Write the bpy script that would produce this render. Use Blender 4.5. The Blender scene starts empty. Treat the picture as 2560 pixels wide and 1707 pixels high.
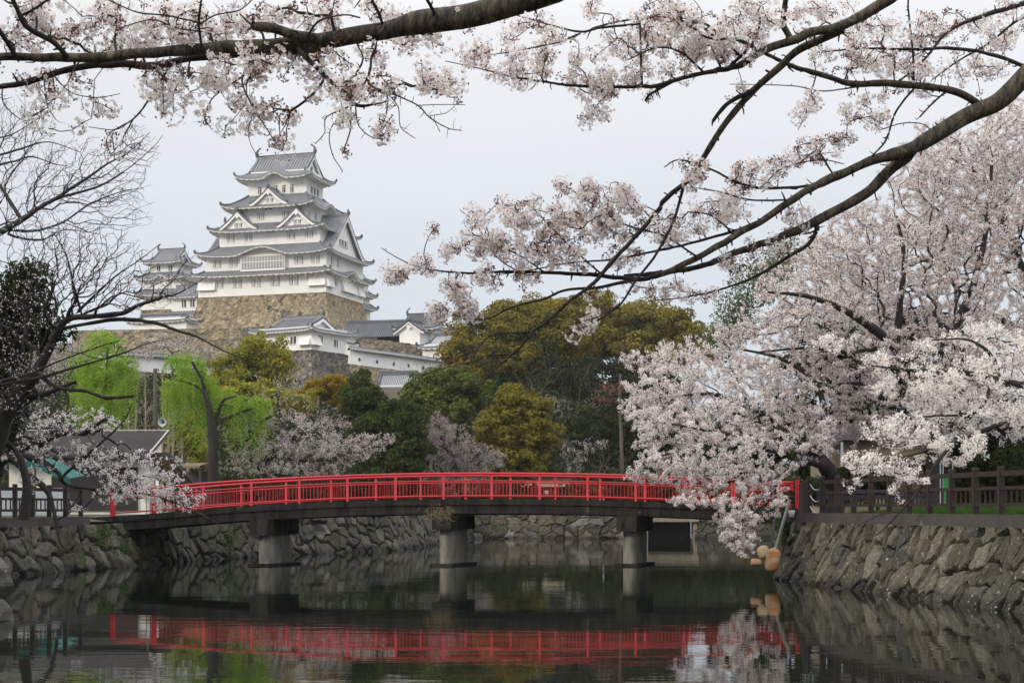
import bpy, math, random
import numpy as np
from mathutils import Vector

# ---------------------------------------------------------------- camera, sky, sun
SC = bpy.context.scene
COL = SC.collection
F, CX, HY, CZ = 3950.0, 1280.0, 1270.0, 2.4      # focal length in photo pixels, optical axis, horizon row, eye height
cam_d = bpy.data.cameras.new("camera")
cam = bpy.data.objects.new("camera", cam_d)
COL.objects.link(cam)
cam_d.sensor_width = 36.0
cam_d.lens = 36.0 * F / 2560.0
cam_d.shift_y = (HY - 853.5) / 2560.0
cam_d.clip_start = 0.1
cam_d.clip_end = 9000
cam.location = (0, 0, CZ)
cam.rotation_euler = (math.radians(90), 0, 0)
SC.camera = cam

SUN_EL, TO_SUN = math.radians(30), (-0.80, -0.60)
world = bpy.data.worlds.new("World")
SC.world = world
world.use_nodes = True
wt = world.node_tree
wt.nodes.clear()


def wn(t, **k):
    n = wt.nodes.new(t)
    for a, b in k.items():
        setattr(n, a, b)
    return n


w_out = wn("ShaderNodeOutputWorld")
w_bg = wn("ShaderNodeBackground")
w_bg.inputs[1].default_value = 0.1
w_sky = wn("ShaderNodeTexSky", sky_type='NISHITA', sun_disc=False)
w_sky.sun_elevation = SUN_EL
w_sky.sun_rotation = math.atan2(TO_SUN[0], TO_SUN[1])
w_tc = wn("ShaderNodeTexCoord")
w_sep = wn("ShaderNodeSeparateXYZ")
w_ramp = wn("ShaderNodeValToRGB")
# overcast dome: pale blue-grey low down, whiter higher up, brightest overhead (values are x10, background strength 0.1)
els = w_ramp.color_ramp.elements
els[0].position = 0.0
els[0].color = (0.70, 0.765, 0.86, 1)
els[1].position = 1.0
els[1].color = (2.5, 2.52, 2.56, 1)
for p_, c_ in ((0.09, (0.71, 0.77, 0.845, 1)), (0.18, (0.77, 0.805, 0.865, 1)), (0.29, (0.93, 0.935, 0.955, 1)), (0.5, (1.85, 1.87, 1.9, 1))):
    e_ = els.new(p_)
    e_.color = c_
w_noise = wn("ShaderNodeTexNoise")
w_noise.inputs["Scale"].default_value = 2.2
w_noise.inputs["Detail"].default_value = 3
w_map = wn("ShaderNodeMapping")
w_map.inputs["Scale"].default_value = (1, 1, 3.5)
w_mr = wn("ShaderNodeMapRange")
w_mr.inputs[1].default_value = 0.3
w_mr.inputs[2].default_value = 0.7
w_mr.inputs[3].default_value = 9.3
w_mr.inputs[4].default_value = 10.5
w_mul = wn("ShaderNodeVectorMath", operation='SCALE')
w_mix = wn("ShaderNodeMix", data_type='RGBA')
w_mix.inputs[0].default_value = 0.94
L = wt.links.new
L(w_tc.outputs["Generated"], w_sep.inputs[0])
L(w_sep.outputs[2], w_ramp.inputs[0])
L(w_tc.outputs["Generated"], w_map.inputs[0])
L(w_map.outputs[0], w_noise.inputs["Vector"])
L(w_noise.outputs[0], w_mr.inputs[0])
L(w_ramp.outputs[0], w_mul.inputs[0])
L(w_mr.outputs[0], w_mul.inputs["Scale"])
L(w_sky.outputs[0], w_mix.inputs[6])
L(w_mul.outputs[0], w_mix.inputs[7])
L(w_mix.outputs[2], w_bg.inputs[0])
L(w_bg.outputs[0], w_out.inputs[0])

sun_d = bpy.data.lights.new("sun", 'SUN')
sun_d.energy = 2.0
sun_d.angle = math.radians(10)
sun_d.color = (1.0, 0.90, 0.74)
sun = bpy.data.objects.new("sun", sun_d)
COL.objects.link(sun)
sun.rotation_euler = Vector((TO_SUN[0] * math.cos(SUN_EL), TO_SUN[1] * math.cos(SUN_EL), math.sin(SUN_EL))).to_track_quat('Z', 'Y').to_euler()
SC.view_settings.view_transform = 'Standard'
SC.view_settings.look = 'None'
SC.view_settings.exposure = 0.0
SC.view_settings.gamma = 1.0
SC.cycles.max_bounces = 6
SC.cycles.transparent_max_bounces = 4

# ---------------------------------------------------------------- helpers
RNG = np.random.default_rng(11)


def P(x, y, Y):
    return np.array([(x - CX) / F * Y, Y, CZ + (HY - y) / F * Y])


def nrm(v):
    return v / np.maximum(np.linalg.norm(v, axis=-1, keepdims=True), 1e-9)


class MB:
    """collects vertices and faces, then links them as ONE mesh object"""

    def __init__(s):
        s.v, s.f, s.n, s.c = [], [], 0, []

    def add(s, v, f, mat=0, col=None):
        v = np.asarray(v, float).reshape(-1, 3)
        f = np.asarray(f, int)
        if len(v) == 0 or len(f) == 0:
            return
        m = np.full(len(f), mat) if np.isscalar(mat) else np.asarray(mat)
        s.v.append(v)
        s.f.append((f + s.n, m))
        s.n += len(v)
        if col is not None:
            s.c.append(np.asarray(col, float))

    def build(s, name, mats, parent=None, off=None, smooth=False):
        me = bpy.data.meshes.new(name)
        if s.v:
            v = np.concatenate(s.v)
            if off is not None:
                v = v - np.asarray(off)
            me.vertices.add(len(v))
            me.vertices.foreach_set("co", v.ravel())
            loops = np.concatenate([f.ravel() for f, m in s.f])
            tot = np.concatenate([np.full(len(f), f.shape[1]) for f, m in s.f])
            mi = np.concatenate([m for f, m in s.f])
            st = np.concatenate([[0], np.cumsum(tot)[:-1]])
            me.loops.add(len(loops))
            me.loops.foreach_set("vertex_index", loops.astype(np.int32))
            me.polygons.add(len(tot))
            me.polygons.foreach_set("loop_start", st.astype(np.int32))
            me.polygons.foreach_set("loop_total", tot.astype(np.int32))
            me.polygons.foreach_set("material_index", mi.astype(np.int32))
            me.polygons.foreach_set("use_smooth", np.full(len(tot), smooth))
            if s.c:
                c = np.concatenate(s.c)
                if len(c) == len(v):
                    at = me.color_attributes.new("Col", 'FLOAT_COLOR', 'POINT')
                    at.data.foreach_set("color", np.concatenate([c, np.ones((len(c), 1))], 1).ravel())
            me.update(calc_edges=True)
        for m in (mats if isinstance(mats, (list, tuple)) else [mats]):
            me.materials.append(m)
        o = bpy.data.objects.new(name, me)
        COL.objects.link(o)
        if parent is not None:
            o.parent = parent
        return o


def tag(o, label=None, cat=None, group=None, kind=None):
    for k, v in (("label", label), ("category", cat), ("group", group), ("kind", kind)):
        if v:
            o[k] = v
    return o


def thing(name, label, cat, loc=(0, 0, 0), rz=0.0, group=None):
    o = bpy.data.objects.new(name, None)
    COL.objects.link(o)
    o.location = [float(q) for q in loc]
    o.rotation_euler = (0, 0, rz)
    o.empty_display_size = 0.3
    return tag(o, label, cat, group)


BOXF = np.array([[0, 3, 2, 1], [4, 5, 6, 7], [0, 1, 5, 4], [1, 2, 6, 5], [2, 3, 7, 6], [3, 0, 4, 7]])


def box(mb, c, s, rz=0.0, mat=0, top=1.0):
    """axis box, centre c, full size s, turned rz, top face scaled by top"""
    x, y, z = np.array(s) / 2
    v = np.array([[-x, -y, -z], [x, -y, -z], [x, y, -z], [-x, y, -z], [-x * top, -y * top, z], [x * top, -y * top, z], [x * top, y * top, z], [-x * top, y * top, z]])
    ca, sa = math.cos(rz), math.sin(rz)
    v = np.stack([v[:, 0] * ca - v[:, 1] * sa, v[:, 0] * sa + v[:, 1] * ca, v[:, 2]], 1) + np.array(c)
    mb.add(v, BOXF, mat)


def bar(mb, a, b, w, h, mat=0):
    """rectangular bar from a to b"""
    a, b = np.array(a, float), np.array(b, float)
    d = nrm(b - a)
    u = np.cross(d, [0, 0, 1.0])
    u = nrm(u) if np.linalg.norm(u) > 1e-3 else np.array([1.0, 0, 0])
    k = np.cross(u, d)
    v = [p + u * sx * w / 2 + k * sy * h / 2 for p in (a, b) for sx, sy in ((-1, -1), (1, -1), (1, 1), (-1, 1))]
    mb.add(v, BOXF, mat)


def tube(mb, pts, rad, n=8, mat=0, cap=True):
    pts = np.asarray(pts, float)
    m = len(pts)
    rad = np.full(m, rad) if np.isscalar(rad) else np.asarray(rad, float)
    d = nrm(np.gradient(pts, axis=0))
    ref = np.where(np.abs(d[:, 2:3]) > 0.9, [[1.0, 0.1, 0]], [[0.05, 0.1, 1.0]])
    u = nrm(np.cross(d, ref))
    w = np.cross(d, u)
    a = np.arange(n) * 2 * math.pi / n
    v = pts[:, None] + rad[:, None, None] * (np.cos(a)[None, :, None] * u[:, None] + np.sin(a)[None, :, None] * w[:, None])
    i, j = np.meshgrid(np.arange(m - 1), np.arange(n), indexing='ij')
    j2 = (j + 1) % n
    f = np.stack([i * n + j, i * n + j2, (i + 1) * n + j2, (i + 1) * n + j], -1).reshape(-1, 4)
    base = mb.n
    mb.add(v.reshape(-1, 3), f, mat)
    if cap:
        for k in (0, m - 1):
            mb.f.append((np.array([[base + k * n + q for q in range(n)]]), np.array([mat])))


def grid(mb, v, mat=0, col=None):
    """v: (m,n,3) grid of points -> quads"""
    m, n = v.shape[:2]
    i, j = np.meshgrid(np.arange(m - 1), np.arange(n - 1), indexing='ij')
    f = np.stack([i * n + j, (i + 1) * n + j, (i + 1) * n + j + 1, i * n + j + 1], -1).reshape(-1, 4)
    if callable(mat):
        mat = mat(i.ravel(), j.ravel())
    mb.add(v.reshape(-1, 3), f, mat, None if col is None else col.reshape(-1, 3))


def lathe(mb, prof, c=(0, 0, 0), n=20, mat=0, axis=None):
    prof = np.asarray(prof, float)
    a = np.arange(n + 1) * 2 * math.pi / n
    v = np.stack([prof[:, None, 0] * np.cos(a), prof[:, None, 0] * np.sin(a), np.repeat(prof[:, 1:2], n + 1, 1)], -1)
    if axis is not None:
        q = Vector((0, 0, 1)).rotation_difference(Vector(axis)).to_matrix()
        v = v @ np.array(q).T
    grid(mb, v + np.array(c), mat)


def smooth_path(p, k=6):
    """Catmull-Rom through the rows of p (any columns)"""
    p = np.asarray(p, float)
    if len(p) < 3:
        t = np.linspace(0, 1, k + 1)[:, None]
        return p[0] * (1 - t) + p[-1] * t
    q = np.vstack([2 * p[0] - p[1], p, 2 * p[-1] - p[-2]])
    out = []
    for i in range(1, len(q) - 2):
        for t in np.arange(k) / k:
            out.append(0.5 * (2 * q[i] + (q[i + 1] - q[i - 1]) * t + (2 * q[i - 1] - 5 * q[i] + 4 * q[i + 1] - q[i + 2]) * t * t + (3 * q[i] - q[i - 1] - 3 * q[i + 1] + q[i + 2]) * t ** 3))
    out.append(p[-1])
    return np.array(out)


def vnoise(x, y, seed=0):
    """smooth lattice noise, -1..1"""
    g = np.random.default_rng(seed).random((64, 64)) * 2 - 1
    xi, yi = np.floor(x).astype(int), np.floor(y).astype(int)
    fx, fy = x - xi, y - yi
    fx, fy = fx * fx * (3 - 2 * fx), fy * fy * (3 - 2 * fy)
    A, B = g[xi % 64, yi % 64], g[(xi + 1) % 64, yi % 64]
    C_, D = g[xi % 64, (yi + 1) % 64], g[(xi + 1) % 64, (yi + 1) % 64]
    return (A * (1 - fx) + B * fx) * (1 - fy) + (C_ * (1 - fx) + D * fx) * fy


def ss(a, b, x):
    t = np.clip((np.asarray(x, float) - a) / (b - a), 0, 1)
    return t * t * (3 - 2 * t)


# ---------------------------------------------------------------- materials
def mat(name, col, rough=0.8, col2=None, scale=3.0, detail=4, bump=0.0, bscale=None, attr=False, spec=0.3, metal=0.0, stretch=None, spots=None, lo=0.35, hi=0.65):
    m = bpy.data.materials.new(name)
    m.use_nodes = True
    t = m.node_tree
    b = t.nodes["Principled BSDF"]
    b.inputs["Roughness"].default_value = rough
    b.inputs["Specular IOR Level"].default_value = spec
    b.inputs["Metallic"].default_value = metal
    b.inputs["Base Color"].default_value = (*col, 1)
    tc = t.nodes.new("ShaderNodeTexCoord")
    src = tc.outputs["Object"]
    if stretch:
        mp = t.nodes.new("ShaderNodeMapping")
        mp.inputs["Scale"].default_value = stretch
        t.links.new(src, mp.inputs[0])
        src = mp.outputs[0]
    out = None
    if attr:
        a = t.nodes.new("ShaderNodeAttribute")
        a.attribute_name = "Col"
        out = a.outputs["Color"]
    if col2 is not None or attr:
        nz = t.nodes.new("ShaderNodeTexNoise")
        nz.inputs["Scale"].default_value = scale
        nz.inputs["Detail"].default_value = detail
        nz.inputs["Roughness"].default_value = 0.65
        t.links.new(src, nz.inputs["Vector"])
        mr = t.nodes.new("ShaderNodeMapRange")
        mr.inputs[1].default_value, mr.inputs[2].default_value = lo, hi
        t.links.new(nz.outputs[0], mr.inputs[0])
        mx = t.nodes.new("ShaderNodeMix")
        mx.data_type = 'RGBA'
        t.links.new(mr.outputs[0], mx.inputs[0])
        if attr:
            mx.blend_type = 'MULTIPLY'
            t.links.new(out, mx.inputs[6])
            mx.inputs[7].default_value = (*(col2 or (0.6, 0.6, 0.6)), 1)
        else:
            mx.inputs[6].default_value = (*col, 1)
            mx.inputs[7].default_value = (*col2, 1)
        out = mx.outputs[2]
    if spots:
        scol, sscale, thr = spots
        nz2 = t.nodes.new("ShaderNodeTexNoise")
        nz2.inputs["Scale"].default_value = sscale
        nz2.inputs["Detail"].default_value = 5
        t.links.new(tc.outputs["Object"], nz2.inputs["Vector"])
        mr2 = t.nodes.new("ShaderNodeMapRange")
        mr2.inputs[1].default_value, mr2.inputs[2].default_value = thr, thr + 0.06
        t.links.new(nz2.outputs[0], mr2.inputs[0])
        mx2 = t.nodes.new("ShaderNodeMix")
        mx2.data_type = 'RGBA'
        t.links.new(mr2.outputs[0], mx2.inputs[0])
        if out is not None:
            t.links.new(out, mx2.inputs[6])
        else:
            mx2.inputs[6].default_value = (*col, 1)
        mx2.inputs[7].default_value = (*scol, 1)
        out = mx2.outputs[2]
    if out is not None:
        t.links.new(out, b.inputs["Base Color"])
    if bump:
        nb = t.nodes.new("ShaderNodeTexNoise")
        nb.inputs["Scale"].default_value = bscale or scale * 4
        nb.inputs["Detail"].default_value = 6
        t.links.new(src, nb.inputs["Vector"])
        bp = t.nodes.new("ShaderNodeBump")
        bp.inputs["Strength"].default_value = 1.0
        bp.inputs["Distance"].default_value = bump
        t.links.new(nb.outputs[0], bp.inputs["Height"])
        t.links.new(bp.outputs[0], b.inputs["Normal"])
    return m


def petal_mat(name, col, col2, scale, trans=0.45):
    """thin petals or leaves: diffuse plus light passing through"""
    m = bpy.data.materials.new(name)
    m.use_nodes = True
    t = m.node_tree
    t.nodes.clear()
    out = t.nodes.new("ShaderNodeOutputMaterial")
    tc = t.nodes.new("ShaderNodeTexCoord")
    nz = t.nodes.new("ShaderNodeTexNoise")
    nz.inputs["Scale"].default_value = scale
    nz.inputs["Detail"].default_value = 3
    t.links.new(tc.outputs["Object"], nz.inputs["Vector"])
    mr = t.nodes.new("ShaderNodeMapRange")
    mr.inputs[1].default_value, mr.inputs[2].default_value = 0.35, 0.65
    t.links.new(nz.outputs[0], mr.inputs[0])
    mx = t.nodes.new("ShaderNodeMix")
    mx.data_type = 'RGBA'
    t.links.new(mr.outputs[0], mx.inputs[0])
    mx.inputs[6].default_value = (*col, 1)
    mx.inputs[7].default_value = (*col2, 1)
    d = t.nodes.new("ShaderNodeBsdfDiffuse")
    tr = t.nodes.new("ShaderNodeBsdfTranslucent")
    ms = t.nodes.new("ShaderNodeMixShader")
    ms.inputs[0].default_value = trans
    t.links.new(mx.outputs[2], d.inputs[0])
    t.links.new(mx.outputs[2], tr.inputs[0])
    t.links.new(d.outputs[0], ms.inputs[1])
    t.links.new(tr.outputs[0], ms.inputs[2])
    t.links.new(ms.outputs[0], out.inputs[0])
    return m


M = {}
M['plaster'] = mat("white_plaster", (0.80, 0.79, 0.765), 0.85, (0.72, 0.71, 0.685), 0.35, 5)
M['tile'] = mat("grey_roof_tile", (0.085, 0.09, 0.102), 0.75, (0.12, 0.125, 0.14), 0.5, 4)
M['tile_rib'] = mat("grey_roof_tile_ribs", (0.235, 0.24, 0.255), 0.75, (0.17, 0.175, 0.19), 0.7, 4)
M['tile_dark'] = mat("dark_roof_tile", (0.036, 0.038, 0.046), 0.8, (0.055, 0.057, 0.066), 0.6, 4)
M['tile_pale'] = mat("pale_mortared_roof_tile", (0.36, 0.37, 0.385), 0.8, (0.26, 0.27, 0.285), 0.9, 4)
M['ornament'] = mat("weathered_ridge_ornament", (0.06, 0.065, 0.07), 0.6, (0.10, 0.11, 0.11), 2.0)
M['dark'] = mat("dark_opening", (0.035, 0.033, 0.032), 0.9)
M['slat'] = mat("window_lattice_shade", (0.06, 0.058, 0.055), 0.9)
M['stone'] = mat("masonry_stone", (0.3, 0.28, 0.22), 0.9, (0.55, 0.53, 0.50), 5.0, 6, bump=0.05, bscale=11, attr=True, spots=((0.26, 0.265, 0.23), 9.0, 0.63))
M['stone_far'] = mat("castle_stone", (0.3, 0.28, 0.22), 0.95, (0.6, 0.58, 0.55), 1.2, 6, attr=True)
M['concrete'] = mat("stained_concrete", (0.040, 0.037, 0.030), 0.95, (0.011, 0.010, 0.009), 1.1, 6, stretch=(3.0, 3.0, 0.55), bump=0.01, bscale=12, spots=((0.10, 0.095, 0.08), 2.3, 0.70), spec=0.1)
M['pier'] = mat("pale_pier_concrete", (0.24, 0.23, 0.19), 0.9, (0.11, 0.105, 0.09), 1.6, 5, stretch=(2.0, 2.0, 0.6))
M['kerb'] = mat("grey_brown_kerb", (0.068, 0.058, 0.053), 0.95, (0.045, 0.039, 0.036), 1.4, 5, spots=((0.15, 0.14, 0.13), 1.2, 0.68))
M['red'] = mat("red_paint", (0.47, 0.009, 0.020), 0.45, (0.37, 0.008, 0.016), 1.3, spec=0.4, spots=((0.30, 0.02, 0.02), 5.0, 0.64))
M['brown'] = mat("brown_fence_wood", (0.028, 0.019, 0.016), 0.8, (0.018, 0.0125, 0.011), 3.0, 5)
M['bark'] = mat("dark_cherry_bark", (0.040, 0.034, 0.030), 0.85, (0.017, 0.015, 0.014), 14.0, 5, bump=0.01, bscale=40)
M['bark_pale'] = mat("silvery_cherry_bark", (0.105, 0.088, 0.058), 0.75, (0.022, 0.018, 0.015), 9.0, 8, bump=0.02, bscale=26, lo=0.36, hi=0.60, stretch=(3.2, 1.0, 1.0), spots=((0.17, 0.15, 0.10), 7.0, 0.62))
M['twig'] = mat("reddish_twig", (0.065, 0.042, 0.038), 0.8, (0.035, 0.025, 0.024), 9.0)
M['bark_grey'] = mat("grey_brown_bark", (0.13, 0.105, 0.08), 0.9, (0.07, 0.058, 0.048), 4.0)
M['bark_bare'] = mat("bare_twig_bark", (0.050, 0.046, 0.047), 0.9, (0.030, 0.028, 0.03), 3.0)
M['reed'] = mat("dry_poplar_stems", (0.30, 0.24, 0.18), 0.9, (0.19, 0.15, 0.115), 1.5)
M['petal'] = petal_mat("pale_pink_petals", (0.90, 0.86, 0.835), (0.84, 0.775, 0.76), 9.0, 0.5)
M['petal_lit'] = petal_mat("sunlit_petals", (0.92, 0.89, 0.85), (0.86, 0.80, 0.77), 4.0, 0.35)  # whiter than the other petals: sunshine on the nearest boughs put into the colour
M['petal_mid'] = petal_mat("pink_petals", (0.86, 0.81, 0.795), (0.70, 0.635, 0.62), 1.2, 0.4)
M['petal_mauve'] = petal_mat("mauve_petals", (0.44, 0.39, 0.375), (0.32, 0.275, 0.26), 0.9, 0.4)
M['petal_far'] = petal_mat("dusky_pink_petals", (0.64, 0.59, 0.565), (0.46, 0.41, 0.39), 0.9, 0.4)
M['eye'] = petal_mat("flower_eye", (0.42, 0.14, 0.16), (0.5, 0.22, 0.16), 30.0, 0.2)
M['bud'] = petal_mat("red_bud", (0.30, 0.12, 0.105), (0.20, 0.075, 0.06), 12.0, 0.3)
M['bud_mid'] = petal_mat("rusty_bud_scales", (0.25, 0.135, 0.115), (0.16, 0.085, 0.07), 2.0, 0.3)
M['young'] = petal_mat("bronze_young_leaf", (0.22, 0.15, 0.05), (0.30, 0.20, 0.10), 10.0, 0.4)
# ---------------------------------------------------------------- Japanese castle builders
def sp(side, a, o, z):
    a, o, z = np.broadcast_arrays(np.asarray(a, float), np.asarray(o, float), np.asarray(z, float))
    if side == 0:
        return np.stack([a, -o, z], -1)
    if side == 1:
        return np.stack([o, a, z], -1)
    if side == 2:
        return np.stack([-a, o, z], -1)
    return np.stack([-o, -a, z], -1)


def bump_k(a, k):
    if not k:
        return 0 * a
    a0, w, h = k
    u = np.clip(np.abs(a - a0) / w, 0, 1)
    return h * (np.cos(math.pi * u) * 0.5 + 0.5) ** 0.85


def ribcols(A, rib):
    n = max(4, int(round(2 * A / (rib / 2))) // 2 * 2)
    return np.linspace(-A, A, n + 1)


def eave(mt, mw, side, a, o, z, ow, th=0.26, fas=0.30):
    """tile edge, white fascia with rafter ends and the soffit back to the wall"""
    k = np.arange(len(a))
    low = np.where((k // 2) % 2 == 0, fas, fas * 0.55)
    grid(mt, np.stack([sp(side, a, o, z), sp(side, a, o, z - th)], 1), 1)
    sc = np.clip((np.abs(o) - 0.08) / np.abs(o), 0, 1)
    o2, a2 = o - 0.1, a * sc
    grid(mw, np.stack([sp(side, a, o, z - th), sp(side, a2, o2, z - th - 0.02), sp(side, a2, o2, z - th - low)], 1), 0)
    aw = np.sign(a) * np.minimum(np.abs(a), np.abs(a).max() - (o.max() - ow))
    grid(mw, np.stack([sp(side, a2, o2, z - th - low), sp(side, a2 * 0.985, o2 - 0.3, z - th - fas * 0.5), sp(side, aw, np.full_like(a, ow), z - th - fas * 0.2 + 0.1)], 1), 0)


def ornament(mt, p, h=0.6, r=0.22, matn=2):
    p = np.array(p)
    v = p + np.array([[-r, -r, -0.1], [r, -r, -0.1], [r, r, -0.1], [-r, r, -0.1], [-r * .9, -r * .9, h * .55], [r * .9, -r * .9, h * .55], [r * .9, r * .9, h * .55], [-r * .9, r * .9, h * .55], [0, 0, h]])
    mt.add(v, BOXF[2:], matn)
    mt.add(v[4:], [[0, 1, 4], [1, 2, 4], [2, 3, 4], [3, 0, 4]], matn)


def skirt(mt, mw, hx, hy, ov, ix, iy, ze, zt, up=0.7, kara={}, rib=0.7, cx=0.0, sides=(0, 1, 2, 3)):
    prof = lambda t: zt + (ze - zt) * (1 - (1 - t) ** 1.35)
    for sd in sides:
        fx, fy, gx, gy = (hx, hy, ix, iy) if sd in (0, 2) else (hy, hx, iy, ix)
        Ao, Oo, Ai, Oi = fx + ov, fy + ov, gx, gy
        a = ribcols(Ao, rib)
        t0 = np.clip((np.abs(a) - Ai) / max(Ao - Ai, 1e-3), 0, 0.999)
        T = t0[:, None] + (1 - t0[:, None]) * np.linspace(0, 1, 7)
        z = prof(T) + up * (np.abs(a)[:, None] / Ao) ** 6 * T ** 2 + bump_k(a, kara.get(sd))[:, None] * ss(0, 1, T) ** 0.7
        z = z + np.where(np.arange(len(a)) % 2 == 0, 0.11, 0.0)[:, None]
        o = Oi + (Oo - Oi) * T
        v = sp(sd, np.repeat(a[:, None], 7, 1), o, z)
        grid(mt, v + np.array([cx, 0, 0]), lambda i, j: i % 2)
        n0 = len(mt.v)
        n1 = len(mw.v)
        eave(mt, mw, sd, a, np.full_like(a, Oo), z[:, -1], fy)
        for q in range(n0, len(mt.v)):
            mt.v[q] = mt.v[q] + np.array([cx, 0, 0])
        for q in range(n1, len(mw.v)):
            mw.v[q] = mw.v[q] + np.array([cx, 0, 0])
    for sx in (-1, 1):
        for sy in (-1, 1):
            t = np.linspace(0, 1, 8)
            pts = np.stack([cx + sx * (ix + (hx + ov - ix) * t), sy * (iy + (hy + ov - iy) * t), prof(t) + up * t ** 4 + 0.16], 1)
            tube(mt, pts, 0.24, 6, 0)
            ornament(mt, pts[-1] - np.array([0.1 * sx, 0.1 * sy, 0.1]), 0.75, 0.22)


def shachi(mt, p, sgn, s=1.0):
    """fish-shaped ridge-end ornament, tail curling up"""
    p = np.array(p)
    q = np.array([[0, 0, -0.2], [0.15, 0, 0.35], [0.12, 0, 0.85], [-0.12, 0, 1.25], [-0.42, 0, 1.55], [-0.75, 0, 1.75]]) * s * np.array([sgn, 1, 1])
    tube(mt, p + smooth_path(q, 3), np.interp(np.linspace(0, 1, 16), [0, .2, .5, .8, 1], [0.36, 0.42, 0.26, 0.14, 0.26]) * s, 7, 2)


def irimoya(mt, mw, hx, hy, ov, ze, zr, g, up=0.8, kara={}, rib=0.7, fish=1.0, gable_win=False):
    Ax, Ay = hx + ov, hy + ov
    tg = max(0.2, 1 - (Ax - g) / Ay)
    prof = lambda t: zr + (ze - zr) * (1 - (1 - t) ** 1.3)
    for sd in (0, 2):
        a = ribcols(Ax, rib)
        t0 = np.where(np.abs(a) <= g, 0, tg + (1 - tg) * (np.abs(a) - g) / (Ax - g))
        t0 = np.minimum(t0, 0.999)
        T = t0[:, None] + (1 - t0[:, None]) * np.linspace(0, 1, 9)
        z = prof(T) + up * (np.abs(a)[:, None] / Ax) ** 6 * T ** 2 + bump_k(a, kara.get(sd))[:, None] * ss(0.35, 1, T)
        z = z + np.where(np.arange(len(a)) % 2 == 0, 0.11, 0.0)[:, None]
        grid(mt, sp(sd, np.repeat(a[:, None], 9, 1), Ay * T, z), lambda i, j: i % 2)
        eave(mt, mw, sd, a, np.full_like(a, Ay), z[:, -1], hy)
    for sd in (1, 3):
        a = ribcols(Ay, rib)
        t0 = np.clip(np.maximum(tg, np.abs(a) / Ay), 0, 0.999)
        T = t0[:, None] + (1 - t0[:, None]) * np.linspace(0, 1, 6)
        z = prof(T) + up * (np.abs(a)[:, None] / Ay) ** 6 * T ** 2
        z = z + np.where(np.arange(len(a)) % 2 == 0, 0.11, 0.0)[:, None]
        o = g - 0.5 + (Ax - g + 0.5) * (T - tg) / (1 - tg)
        grid(mt, sp(sd, np.repeat(a[:, None], 6, 1), o, z), lambda i, j: i % 2)
        eave(mt, mw, sd, a, np.full_like(a, Ax), z[:, -1], hx)
        # gable triangle, barge boards and their tile edge
        b = np.linspace(-tg * Ay, tg * Ay, 25)
        zz = prof(np.abs(b) / Ay)
        grid(mw, np.stack([sp(sd, b, g - 0.7, zz - 0.1), sp(sd, b, g - 0.7, np.full_like(b, prof(tg) - 0.3))], 1), 0)
        grid(mw, np.stack([sp(sd, b, g + 0.02, zz - 0.12), sp(sd, b, g + 0.02, zz - 0.75), sp(sd, b, g - 0.35, zz - 0.75)], 1), 0)
        grid(mt, np.stack([sp(sd, b, g + 0.06, zz + 0.2), sp(sd, b, g + 0.06, zz - 0.14), sp(sd, b, g - 0.1, zz - 0.14)], 1), 0)
        for s_ in (-1, 1):
            tt = np.linspace(0.03, tg, 8)
            tube(mt, sp(sd, s_ * tt * Ay, np.full(8, g - 0.25), prof(tt) + 0.18), 0.2, 6, 1)
            ornament(mt, sp(sd, s_ * tg * Ay, g - 0.25, prof(tg) + 0.1), 0.7, 0.22)
            th = np.linspace(tg, 1, 7)
            pts = sp(sd, s_ * th * Ay, g + (Ax - g) * (th - tg) / (1 - tg), prof(th) + up * th ** 4 * ((th - tg) / (1 - tg)) ** 2 + 0.16)
            tube(mt, pts, 0.22, 6, 1)
            ornament(mt, pts[-1], 0.6, 0.2)
    box(mt, (0, 0, zr + 0.22), (2 * g + 0.3, 0.45, 0.75), 0, 1)
    box(mt, (0, 0, zr + 0.64), (2 * g + 0.3, 0.6, 0.12), 0, 0)
    if fish:
        shachi(mt, (g, 0, zr + 0.65), 1, fish)
        shachi(mt, (-g, 0, zr + 0.65), -1, fish)
    return tg


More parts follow.
